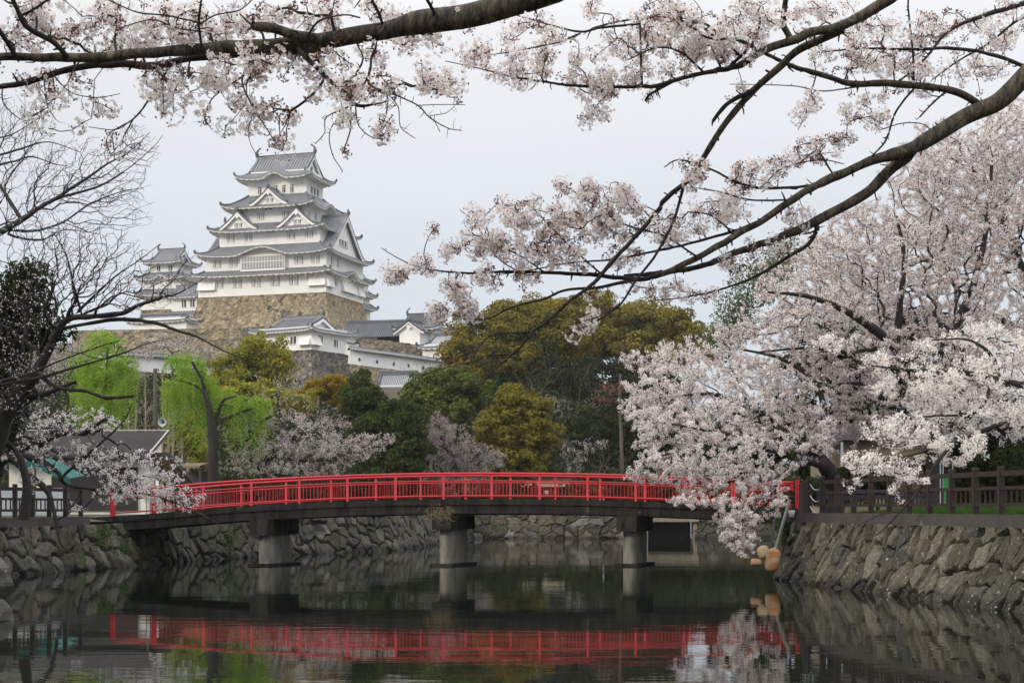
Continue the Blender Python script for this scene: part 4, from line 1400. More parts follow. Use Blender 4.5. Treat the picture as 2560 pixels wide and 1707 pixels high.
r = thing('park_building', 'beige park building behind the leaning cherry trunk on the right bank', 'building', (18.2, 79, 2.08))
mb = MB()
box(mb, (0, 0, 1.8), (5.6, 5, 3.6))
mb.build('wall', M['beige'], r)
mb = MB()
v = np.array([[-3.2, -3, 3.6], [3.2, -3, 3.6], [3.2, 3, 3.6], [-3.2, 3, 3.6], [-2.9, -0.4, 4.5], [2.9, -0.4, 4.5], [2.9, 0.4, 4.5], [-2.9, 0.4, 4.5]])
mb.add(v, BOXF)
mb.build('roof', M['roofing'], r)
mb = MB()
box(mb, (-0.6, -2.52, 1.7), (1.2, 0.06, 1.4))
mb.build('window', M['dark'], r)
for k, x in enumerate((-3.0, -2.3)):
    mb = MB()
    tube(mb, [(x, -2.9, 0), (x, -2.9, 3.5)], 0.07, 8)
    mb.build('downpipe', M['whitep'], r)

r = thing('kiosk', 'small kiosk with an orange side panel behind the right fence', 'kiosk', (16.2, 62, 2.08))
mb = MB()
box(mb, (-0.75, 0, 1.0), (1.2, 1.0, 2.0))
mb.build('body', M['beige'], r)
mb = MB()
box(mb, (0.12, -0.2, 1.1), (0.5, 1.0, 2.0))
mb.build('side_panel', mat("orange_panel", (0.45, 0.09, 0.02), 0.6, (0.36, 0.07, 0.02), 1.0), r)
mb = MB()
box(mb, (-0.4, -0.1, 2.07), (2.0, 1.5, 0.14))
mb.build('roof', M['fascia'], r)
r = thing('signboard', 'bright green board between pale uprights behind the right fence', 'sign', (P(2369, 1200, 58)[0], 58, 2.08))
mb = MB()
box(mb, (0, 0, 1.05), (0.3, 0.04, 1.0))
mb.build('panel', mat("green_board", (0.015, 0.17, 0.045), 0.6), r)
for x in (-0.25, 0.2, -0.15):
    mb = MB()
    box(mb, (x, 0.06, 1.0), (0.03, 0.03, 2.0))
    mb.build('upright', M['whitep'], r)
r = thing('bench', 'long dark blue bench behind the right fence', 'bench', (13.9, 60, 2.08))
mb = MB()
box(mb, (0, 0, 0.45), (4.6, 0.4, 0.06))
mb.build('seat', mat("blue_paint", (0.02, 0.035, 0.11), 0.6), r)
mb = MB()
for k in range(2):
    box(mb, (0, 0.2, 0.75 + 0.22 * k), (4.6, 0.04, 0.13))
mb.build('backrest', bpy.data.materials["blue_paint"], r)
for x in (-2, 0, 2):
    mb = MB()
    box(mb, (x, 0, 0.22), (0.08, 0.36, 0.43))
    mb.build('leg', M['fascia'], r)
# ---------------------------------------------------------------- trees: skeleton growth, twigs, blossoms, leaves
def ell(rg, lobes, shell=0.0):
    """points in ellipsoids given in picture pixels at a depth: (px, py, Y, rx, ry, rdepth_m, n)"""
    out = []
    for (px, py, Y, rx, ry, rd, n) in lobes:
        d = nrm(rg.normal(size=(int(n), 3)))
        r_ = (shell + (1 - shell) * rg.random(int(n))) ** (1 / 3 if shell == 0 else 0.6)
        q = d * r_[:, None]
        Yv = Y + q[:, 1] * rd
        c = P(px, py, Y)
        out.append(np.stack([c[0] + q[:, 0] * rx / F * Y, Yv, c[2] + q[:, 2] * ry / F * Y], 1))
    return np.concatenate(out)


def grow(rg, paths, att, bf=0.35, step=0.25, wob=0.06, sag=0.0):
    """paths: list of arrays (k,4) x,y,z,radius (first one carries the base); att: points to be reached.
    Balanced minimum spanning tree. Returns positions, parents, fixed radii (nan where free), tip ids"""
    pos, par, fix, plen = [], [], [], []
    for k, p in enumerate(paths):
        if k == 0:
            prev = -1
        else:
            prev = int(np.argmin(np.linalg.norm(np.array(pos) - p[0, :3], axis=1)))
        for i, q in enumerate(p):
            if i == 0 and k > 0 and np.linalg.norm(np.array(pos[prev]) - q[:3]) < 1e-3:
                continue
            par.append(prev)
            pl = 0.0 if prev < 0 else plen[prev] + float(np.linalg.norm(q[:3] - pos[prev]))
            pos.append(q[:3].copy())
            fix.append(q[3])
            plen.append(pl)
            prev = len(pos) - 1
    n = len(att)
    PA = np.array(pos)
    PL = np.array(plen)
    bc = np.full(n, 1e9)
    bi = np.zeros(n, int)
    for s in range(0, n, 200):
        D = np.linalg.norm(att[s:s + 200, None] - PA[None], axis=2) + bf * PL[None]
        bi[s:s + 200] = D.argmin(1)
        bc[s:s + 200] = D.min(1)
    alive = np.ones(n, bool)
    tips = []
    for _ in range(n):
        i = int(np.argmin(np.where(alive, bc, 1e9)))
        alive[i] = False
        a, q = att[i], bi[i]
        p0 = np.array(pos[q])
        d = a - p0
        Ld = float(np.linalg.norm(d))
        if Ld < 1e-3:
            continue
        k = max(1, int(math.ceil(Ld / step)))
        dirp = p0 - np.array(pos[par[q]]) if par[q] >= 0 else np.array([0, 0, 1.0])
        dirp = dirp / max(np.linalg.norm(dirp), 1e-6)
        c = p0 + (0.62 * dirp + 0.38 * d / Ld) * Ld * 0.45
        prev = q
        new = []
        for j in range(1, k + 1):
            t = j / k
            x = (1 - t) ** 2 * p0 + 2 * t * (1 - t) * c + t * t * a
            if j < k:
                x = x + rg.normal(size=3) * wob * min(step, Ld) - np.array([0, 0, sag * Ld * t * (1 - t)])
            pos.append(x)
            par.append(prev)
            fix.append(np.nan)
            plen.append(plen[prev] + float(np.linalg.norm(x - pos[prev])))
            prev = len(pos) - 1
            new.append(prev)
        tips.append(prev)
        nw = np.array([pos[j] for j in new])
        D = np.linalg.norm(att[:, None] - nw[None], axis=2) + bf * np.array([plen[j] for j in new])[None]
        m = D.min(1)
        better = m < bc
        bc = np.where(better, m, bc)
        bi = np.where(better, np.array(new)[D.argmin(1)], bi)
    return np.array(pos), np.array(par), np.array(fix), np.array(tips, int)


def radii(par, fix, rtip, ex=0.45, rmax=9.0):
    n = len(par)
    cnt = np.zeros(n)
    child = np.zeros(n, bool)
    child[par[par >= 0]] = True
    cnt[~child] = 1
    for i in range(n - 1, 0, -1):
        if par[i] >= 0:
            cnt[par[i]] += cnt[i]
    r_ = np.minimum(rtip * np.maximum(cnt, 1) ** ex, rmax)
    r_ = np.where(np.isnan(fix), r_, fix)
    for i in range(1, n):       # a free branch is never thicker than what carries it
        if par[i] >= 0 and np.isnan(fix[i]):
            r_[i] = min(r_[i], r_[par[i]] * 0.92 if not np.isnan(fix[par[i]]) else r_[par[i]])
    return r_, cnt


def limbs(mb, pos, par, rad, lims=((0.012, 3), (0.05, 5), (9, 9)), mats=(0, 0, 0)):
    n = len(pos)
    kids = np.where(par >= 0)[0]
    main = np.full(n, -1)
    for i in kids[np.argsort(rad[kids], kind='stable')]:
        main[par[i]] = i
    ed = np.zeros((n, 3))
    ed[kids] = nrm(pos[kids] - pos[par[kids]])
    nd = ed.copy()
    has = main >= 0
    nd[has] = nrm(ed[has] + ed[main[has]])

    def frame(d):
        ref = np.where(np.abs(d[:, 2:3]) > 0.92, [[1.0, 0.13, 0.0]], [[0.07, 0.11, 1.0]])
        u = nrm(np.cross(d, ref))
        return u, np.cross(d, u)
    lo = 0
    for (lim, ns), mt in zip(lims, mats):
        e = kids[(rad[kids] <= lim) & (rad[kids] > lo)]
        lo = lim
        if len(e) == 0:
            continue
        p = par[e]
        im = main[p] == e
        ds = np.where(im[:, None], nd[p], ed[e])
        rs = np.where(im, np.minimum(rad[p], rad[e] * 1.6), np.minimum(rad[p], rad[e] * 1.15))
        a = np.arange(ns) * 2 * math.pi / ns
        ca, sa = np.cos(a)[None, :, None], np.sin(a)[None, :, None]
        u, w = frame(ds)
        r0 = pos[p][:, None] + rs[:, None, None] * (ca * u[:, None] + sa * w[:, None])
        u, w = frame(nd[e])
        r1 = pos[e][:, None] + rad[e][:, None, None] * (ca * u[:, None] + sa * w[:, None])
        v = np.concatenate([r0, r1], 1)
        j = np.arange(ns)
        f = np.stack([j, (j + 1) % ns, ns + (j + 1) % ns, ns + j], 1)
        mb.add(v.reshape(-1, 3), (f[None] + (np.arange(len(e)) * 2 * ns)[:, None, None]).reshape(-1, 4), mt)


def quads(mb, c, n, w, h, rg, mt=0, up=None):
    """one leaf-like kite per centre c facing n"""
    k = len(c)
    if k == 0:
        return
    n = nrm(n)
    r_ = rg.normal(size=(k, 3)) if up is None else up
    t = nrm(np.cross(n, r_))
    b = np.cross(n, t)
    w = np.broadcast_to(w, (k,))[:, None]
    h = np.broadcast_to(h, (k,))[:, None]
    v = np.stack([c - b * h, c + t * w - b * h * 0.1 + n * w * 0.15, c + b * h, c - t * w - b * h * 0.1 + n * w * 0.15], 1)
    mb.add(v.reshape(-1, 3), (np.arange(k)[:, None] * 4 + np.arange(4)[None]), mt)


def flowers(mb, c, n, size, rg, mp=0, me=1, eye=True):
    """five-petalled flowers"""
    k = len(c)
    if k == 0:
        return
    n = nrm(n)
    t = nrm(np.cross(n, rg.normal(size=(k, 3))))
    b = np.cross(n, t)
    size = np.broadcast_to(size, (k,))[:, None]
    cup = (0.15 + 0.35 * rg.random(k))[:, None]
    vs = []
    for i in range(5):
        a = 2 * math.pi * i / 5
        for rr, da, z in ((0.06, 0, 0.0), (0.72, -0.50, 0.55), (1.0, 0.0, 1.0), (0.72, 0.50, 0.55)):
            x, y = rr * math.cos(a + da), rr * math.sin(a + da)
            vs.append(c + size * (t * x + b * y + n * z * cup))
    v = np.stack(vs, 1)
    f = np.arange(20).reshape(5, 4)
    mb.add(v.reshape(-1, 3), (f[None] + (np.arange(k) * 20)[:, None, None]).reshape(-1, 4), mp)
    if eye:
        e = np.stack([c + size * (0.20 * (t * math.cos(a) + b * math.sin(a)) + n * 0.10) for a in (0, 1.57, 3.14, 4.71)], 1)
        mb.add(e.reshape(-1, 3), np.arange(k)[:, None] * 4 + np.arange(4)[None], me)


def trace(pts, Y0, Y1, k=5, zk=0.0):
    """picture trace (x, y, thickness px) between two depths -> (n,4) x,y,z,r"""
    pts = np.asarray(pts, float)
    s = np.concatenate([[0], np.cumsum(np.hypot(*np.diff(pts[:, :2], axis=0).T))])
    Y = Y0 + (Y1 - Y0) * s / s[-1]
    q = np.stack([(pts[:, 0] - CX) / F * Y, Y, CZ + (HY - pts[:, 1]) / F * Y, pts[:, 2] / 2 / F * Y], 1)
    q = smooth_path(q, k + 3)
    u = np.concatenate([[0], np.cumsum(np.linalg.norm(np.diff(q[:, :3], axis=0), axis=1))])
    sd = int(abs(pts[0, 0] * 7 + pts[0, 1] * 3 + pts[-1, 0])) % 900
    for j in range(3):            # small kinks, swellings at old knots
        q[1:-1, j] += (0.22 * q[:, 3] * vnoise(u / (q[:, 3] * 5 + 0.02), 0 * u + 3.3 * j + 0.5, sd + j))[1:-1]
    q[:, 3] *= 1 + 0.13 * vnoise(u / (q[:, 3] * 3.2 + 0.02), 0 * u + 0.5, sd + 7) + 0.22 * np.clip(vnoise(u / (q[:, 3] * 7 + 0.03), 0 * u + 9.5, sd + 8) - 0.45, 0, 1)
    return q


def plant(name, label, cat, base, group=None):
    return thing(name, label, cat, base, 0, group)


# ---------------------------------------------------------------- near cherry limbs (flowers drawn one by one)
def near_cherry(label, trunk, traces, lobes, seed, open_=0.72, pale=0):
    rg = np.random.default_rng(seed)
    paths = [trunk] + traces
    # dabs of blossom: each lobe = (px, py, rx, ry, n, Y)
    att = ell(rg, [(x, y, Y, rx, ry, 0.30, int(n * 1.0 + 0.5)) for x, y, rx, ry, n, Y in lobes])
    pos, par, fix, tips = grow(rg, paths, att, bf=0.22, step=0.07, wob=0.12, sag=0.10)
    rad, cnt = radii(par, fix, 0.0031, 0.44)
    base = trunk[0, :3]
    r = plant('cherry_tree', label, 'cherry tree', base, 'near cherry trees reaching into the top of the view')
    mb = MB()
    limbs(mb, pos, par, rad, ((0.006, 4), (0.022, 6), (9, 14)), (1, 0, 2))
    fx = np.where(~np.isnan(fix) & (par >= 0))[0]
    fx = fx[rg.random(len(fx)) < 0.30]
    for i in fx:                  # short spurs and broken stubs
        dd = pos[i] - pos[par[i]]
        o_ = nrm(np.cross(dd, rg.normal(size=3)) + 0.4 * nrm(dd) * rad[i])
        ln = 0.015 + 0.07 * rg.random() ** 2
        r0 = min(rad[i] * 0.5, 0.0045 + 0.004 * rg.random())
        e_ = o_ + rg.normal(size=3) * 0.25
        tube(mb, [pos[i], pos[i] + o_ * (rad[i] + ln * 0.5), pos[i] + o_ * rad[i] + e_ * ln], [r0 * 1.3, r0, r0 * 0.6], 5, 0)
    mb.build('limbs', [M['bark'], M['twig'], M['bark_pale']], r, off=base, smooth=True)
    # a cluster at every tip, some spurs along the twigs
    tipset = pos[tips]
    kids = np.where((par >= 0) & np.isnan(fix) & (cnt <= 3))[0]
    spur = pos[kids[rg.random(len(kids)) < 0.035]]
    cl = np.concatenate([tipset, spur])
    mbp, mbb = MB(), MB()
    kinds = rg.random(len(cl))
    big = kinds < open_
    C, N, B, BN, ST = [], [], [], [], []
    for c, kd in zip(cl, kinds):
        if kd < open_:
            R = 0.044 + 0.040 * rg.random()
            k = int(11 + 26 * rg.random() * (R / 0.07))
            d = nrm(rg.normal(size=(k, 3)) + [0, 0, -0.25])
            C.append(c + d * R * (0.75 + 0.35 * rg.random((k, 1))))
            N.append(d + 0.35 * rg.normal(size=(k, 3)))
            kb = rg.integers(5, 12)
        else:
            k = 0
            kb = rg.integers(8, 18)
            R = 0.035
        d = nrm(rg.normal(size=(kb, 3)) + [0, 0, -0.3])
        bl = R * (0.6 + 0.6 * rg.random((kb, 1)))
        B.append(c + d * bl)
        BN.append(d)
        ST.append(np.concatenate([np.repeat(c[None], kb, 0), c + d * bl], 1))
    C, N, B, BN, ST = map(np.concatenate, (C, N, B, BN, ST))
    sz = 0.0175 * (0.8 + 0.4 * rg.random(len(C)))
    flowers(mbp, C, N, sz, rg)
    o = mbp.build('blossom', [M['petal'], M['eye']], r, off=base)
    o['kind'] = 'stuff'
    for q in range(2):
        x = np.cross(BN, rg.normal(size=BN.shape))
        quads(mbb, B, x, 0.0052, 0.0105, rg, 0, up=np.cross(nrm(x), BN))
    # bud stalks
    a, b = ST[:, :3], ST[:, 3:]
    w = nrm(np.cross(b - a, rg.normal(size=a.shape))) * 0.0011
    mbb.add(np.stack([a - w, a + w, b + w, b - w], 1).reshape(-1, 3), np.arange(len(a))[:, None] * 4 + np.arange(4)[None], 1)
    # a few bronze young leaves
    sel = rg.random(len(cl)) < 0.5
    lc = cl[sel] + rg.normal(size=(sel.sum(), 3)) * 0.02
    quads(mbb, lc, rg.normal(size=lc.shape), 0.006, 0.014, rg, 2)
    o = mbb.build('buds', [M['bud'], M['twig'], M['young']], r, off=base)
    o['kind'] = 'stuff'
    return r


def col4(p):
    return np.array(p, float)


# limb crossing the top left
tL = smooth_path(col4([(4.7, 7.2, 0.8, 0.17), (4.6, 7.3, 2.6, 0.145), (3.9, 7.7, 4.6, 0.12), (2.4, 8.4, 5.6, 0.09), (0.95, 8.95, 5.62, 0.075), (0.12, 9.3, 5.38, 0.070)]), 6)
YL = 9.3
TL = [trace([(1330, -2, 58), (1083, 52, 57), (930, 78, 47), (776, 110, 46), (640, 116, 36), (536, 118, 31), (344, 137, 25), (153, 145, 22), (0, 143, 20), (-120, 140, 16)], YL, YL, 7)]


def tr(p, Y0=YL, Y1=None):
    return trace(p, Y0, Y1 or Y0)


TL += [tr([(727, 122, 20), (650, 131, 17), (459, 150, 17), (383, 164, 19), (306, 160, 18), (184, 171, 16), (115, 191, 15), (57, 208, 14), (-20, 222, 12)], 9.35, 9.6),
       tr([(800, 100, 26), (746, 88, 25), (690, 74, 23), (640, 67, 22), (628, 62, 10)], 9.25, 9.15),
       tr([(745, 125, 14), (761, 138, 15), (815, 191, 13), (857, 230, 12), (895, 264, 9), (945, 259, 5), (968, 254, 3)], 9.25, 9.0),
       tr([(849, 224, 7), (872, 222, 6), (930, 220, 5), (975, 233, 4), (1044, 264, 3.5), (1075, 295, 3), (1121, 321, 2.5), (1155, 327, 2)], 9.1, 8.9),
       tr([(968, 232, 3), (995, 268, 2.5), (1002, 318, 2.2), (1037, 346, 2)], 9.0, 8.9),
       tr([(885, 262, 5), (853, 275, 4), (815, 295, 3), (811, 333, 2.5), (788, 360, 2)], 9.0, 8.9),
       tr([(865, 274, 3), (826, 325, 2.5), (830, 383, 2.4), (857, 429, 2)], 9.0, 8.95),
       tr([(889, 264, 4), (891, 291, 3), (899, 318, 2.8), (930, 344, 2.6), (960, 348, 2)], 9.05, 9.1),
       tr([(849, 214, 7), (884, 191, 6), (907, 149, 5), (893, 111, 4)], 9.2, 9.0),
       tr([(895, 198, 4), (968, 191, 3.4), (1044, 218, 3), (1113, 228, 2.4)], 9.1, 8.9),
       tr([(1044, 264, 2.5), (1090, 262, 2.2), (1163, 262, 1.8)], 8.95, 8.9), tr([(1075, 290, 2.2), (1120, 280, 2), (1157, 240, 1.6)], 8.9, 8.85), tr([(1085, 300, 2.2), (1100, 330, 2)], 8.9, 8.9),
       tr([(640, 150, 7), (605, 195, 5.5), (628, 260, 4), (666, 321, 3), (696, 367, 2.4)], 9.4, 9.2),
       tr([(610, 190, 5), (536, 241, 3.5), (513, 291, 2.5), (530, 325, 2)], 9.35, 9.3),
       tr([(640, 270, 3), (620, 330, 2), (640, 385, 1.8), (668, 395, 1.6)], 9.3, 9.2),
       tr([(429, 160, 7), (375, 245, 5.5), (333, 298, 4), (275, 333, 3), (268, 367, 2.6), (283, 390, 2)], 9.4, 9.2),
       tr([(333, 298, 3.5), (310, 340, 3), (306, 363, 2.5)], 9.3, 9.3), tr([(333, 298, 2.5), (290, 324, 2.4), (222, 318, 2)], 9.3, 9.3),
       tr([(130, 185, 4), (175, 230, 3), (240, 244, 2.4), (300, 235, 2)], 9.5, 9.4), tr([(110, 195, 4), (118, 262, 3), (140, 300, 2.4)], 9.5, 9.4),
       tr([(5, 215, 3.5), (10, 260, 3), (55, 300, 2.4), (95, 295, 2)], 9.5, 9.5),
       tr([(161, 135, 13), (130, 104, 14), (69, 69, 13), (50, 40, 12), (28, -12, 11)], 9.25, 9.0), tr([(36, 140, 14), (31, 128, 13), (0, 78, 12), (-12, 60, 11)], 9.25, 9.1),
       tr([(55, 40, 7), (90, 20, 6), (135, -10, 5)], 9.1, 8.9), tr([(505, 120, 7), (497, 57, 6), (505, -10, 5)], 9.2, 9.0), tr([(958, 62, 9), (945, 30, 9), (925, -10, 8)], 9.2, 9.1),
       tr([(1085, 30, 9), (1070, 5, 9), (1060, -12, 8)], 9.2, 9.1),
       tr([(497, 57, 5), (420, 40, 4.5), (340, 30, 4), (260, -5, 3.5)], 9.1, 8.9), tr([(505, 80, 4.5), (440, 70, 4), (380, 50, 3.6), (300, 70, 3)], 9.15, 9.3),
       tr([(770, 88, 7), (800, 52, 5.5), (860, 38, 4.5), (900, 45, 4)], 9.2, 9.0), tr([(500, 60, 5), (540, 38, 4.5), (600, 25, 4), (640, -10, 3.5)], 9.1, 9.0)]
LL = [(130, 45, 120, 55, 34, 9.1), (330, 60, 120, 65, 36, 9.2), (500, 60, 100, 55, 26, 9.1), (630, 40, 80, 42, 18, 9.1), (800, 38, 110, 36, 24, 9.1), (960, 25, 60, 22, 8, 9.1), (260, 110, 90, 25, 10, 9.3), (45, 110, 60, 30, 8, 9.3),
      (60, 185, 60, 25, 6, 9.5), (120, 290, 80, 25, 6, 9.5), (230, 262, 60, 30, 5, 9.4), (110, 218, 40, 10, 4, 9.5), (195, 185, 20, 10, 3, 9.5), (410, 225, 60, 55, 15, 9.3), (500, 190, 55, 35, 7, 9.3), (450, 165, 50, 25, 5, 9.4),
      (310, 350, 25, 15, 2, 9.2), (300, 380, 20, 8, 2, 9.2), (640, 165, 85, 35, 15, 9.3), (600, 265, 70, 40, 8, 9.3), (700, 300, 60, 55, 10, 9.2), (550, 300, 40, 40, 4, 9.3), (750, 150, 65, 35, 12, 9.2), (830, 150, 55, 50, 8, 9.1),
      (880, 212, 55, 35, 12, 9.0), (960, 220, 40, 22, 9, 8.9), (1060, 170, 12, 10, 2, 8.9), (1085, 212, 40, 16, 7, 8.9), (1140, 222, 8, 8, 2, 8.9), (870, 295, 40, 35, 4, 9.0), (960, 325, 30, 25, 4, 9.0), (790, 215, 35, 30, 5, 9.2), (708, 378, 10, 10, 2, 9.2),
      (932, 138, 16, 16, 3, 9.0), (1005, 85, 55, 18, 8, 9.2), (1095, 90, 35, 18, 4, 9.2), (1150, 60, 35, 15, 4, 9.2), (850, 355, 20, 20, 2, 9.0), (570, 190, 60, 40, 8, 9.3)]
LL = [(x, y, rx, ry, n, Y + (0.28 if y < 160 else 0.0)) for x, y, rx, ry, n, Y in LL]
near_cherry('cherry tree whose thick silvery limb crosses the top left of the view', tL, TL, LL, 5, 0.66)

# limbs hanging in from the upper right
tC = smooth_path(col4([(6.2, 10.4, 0.8, 0.2), (6.1, 10.6, 3.2, 0.17), (5.0, 11.3, 6.0, 0.10), (4.0, 11.8, 6.9, 0.06), (2.9, 12.0, 6.45, 0.04)]), 6)
YC = 12.0


def tc(p, Y0=YC, Y1=None):
    return trace(p, Y0, Y1 or Y0)


TC = [tc([(2236, -10, 27), (2157, 42, 26), (2089, 73, 25), (2023, 80, 23), (1989, 99, 22), (1905, 130, 19), (1844, 165, 15), (1775, 180, 12), (1706, 195, 11), (1640, 215, 10), (1600, 216, 9), (1542, 218, 8), (1427, 214, 7), (1350, 203, 5.5), (1274, 191, 4.5), (1200, 172, 3.5), (1113, 153, 2.2)], 12, 11.6),
      tc([(1978, 99, 15), (1966, 80, 15), (1958, 57, 14), (1966, -10, 13)], 12, 11.8),
      tc([(2100, 72, 22), (2089, 80, 21), (1997, 126, 20), (1947, 172, 18), (1874, 237, 17), (1821, 298, 16), (1775, 367, 15), (1725, 444, 14), (1660, 501, 12), (1646, 526, 11), (1589, 591, 10.5), (1531, 653, 10), (1485, 706, 9.5), (1420, 756, 9), (1374, 798, 8), (1329, 832, 6.5), (1306, 863, 5.5), (1279, 886, 5), (1237, 924, 4), (1198, 959, 3.4), (1118, 970, 2.4)], 12, 12.6),
      tc([(1885, 226, 12), (1870, 232, 13), (1824, 256, 11), (1800, 280, 10), (1782, 304, 9)], 12.1, 12.1),
      tc([(1329, 832, 4.5), (1263, 832, 4), (1225, 840, 3.6), (1198, 867, 3.2), (1183, 897, 2.6)], 12.6, 12.5), tc([(1279, 886, 4), (1214, 890, 3.6), (1190, 901, 3), (1110, 920, 2.4), (1053, 937, 1.8)], 12.6, 12.7), tc([(1237, 832, 3), (1240, 870, 2.6), (1225, 915, 2.4)], 12.6, 12.6),
      tc([(1711, 455, 8), (1684, 553, 7), (1639, 637, 6.5), (1589, 702, 6), (1551, 760, 5.5), (1485, 806, 4.5), (1420, 832, 3), (1400, 850, 2)], 12.2, 12.4),
      tc([(1551, 758, 3), (1500, 790, 2.6), (1420, 812, 2)], 12.4, 12.3),
      tc([(1700, 195, 8), (1632, 232, 7), (1612, 252, 6)], 11.9, 11.9), tc([(1600, 60, 6), (1500, 70, 6), (1450, 80, 5.5), (1380, 64, 4), (1260, 30, 3)], 11.7, 11.5), tc([(1480, 72, 5), (1560, 52, 5), (1660, 45, 5), (1760, 58, 6), (1850, 140, 7)], 11.7, 11.9),
      tc([(1450, 85, 5), (1400, 105, 4.5), (1340, 118, 4), (1280, 130, 3.2), (1220, 138, 2.2)], 11.6, 11.5), tc([(1760, 182, 6), (1700, 130, 5), (1640, 120, 4.4), (1570, 150, 3.4)], 11.8, 11.6),
      tc([(1540, 218, 3.6), (1500, 255, 3), (1470, 295, 2.4)], 11.7, 11.7), tc([(1820, 172, 9), (1880, 110, 6), (1900, 50, 5.5), (1880, 10, 5)], 11.9, 11.7), tc([(1805, 175, 6), (1780, 120, 5), (1765, 70, 4.5)], 11.9, 11.8)]
LC = [(1200, 150, 55, 35, 12, 11.5), (1290, 165, 75, 45, 17, 11.6), (1400, 150, 75, 60, 18, 11.6), (1480, 185, 75, 45, 19, 11.7), (1290, 65, 55, 35, 8, 11.5), (1400, 60, 75, 35, 8, 11.6), (1560, 100, 75, 80, 22, 11.7), (1650, 60, 75, 55, 34, 11.6), (1760, 90, 75, 65, 36, 11.8),
      (1850, 100, 65, 60, 24, 11.8), (1480, 15, 75, 16, 5, 11.5), (1690, 15, 80, 20, 12, 11.7), (1520, 225, 35, 20, 6, 11.7), (1485, 285, 35, 18, 7, 11.7), (1700, 150, 75, 35, 14, 11.8), (1870, 40, 55, 35, 12, 11.8), (1930, 30, 40, 30, 8, 11.8), (1600, 200, 60, 25, 9, 11.8),
      (1730, 420, 45, 25, 11, 12.2), (1840, 230, 20, 15, 2, 12.1), (1750, 455, 40, 20, 7, 12.2), (1490, 800, 40, 22, 6, 12.4), (1440, 835, 14, 14, 3, 12.4), (1660, 560, 40, 30, 6, 12.3)]
near_cherry('cherry tree with dark crossing limbs hanging in from the top right', tC, TC, LC, 8, 0.66)

# big limb rising to the right edge
tB = smooth_path(col4([(7.4, 13.6, -0.3, 0.24), (7.3, 13.5, 2.5, 0.2), (6.3, 13.3, 5.0, 0.13), (5.0, 13.2, 6.3, 0.085), (4.3, 13.1, 6.0, 0.078)]), 6)
YR = 13.2


def tb(p, Y0=YR, Y1=None):
    return trace(p, Y0, Y1 or Y0)


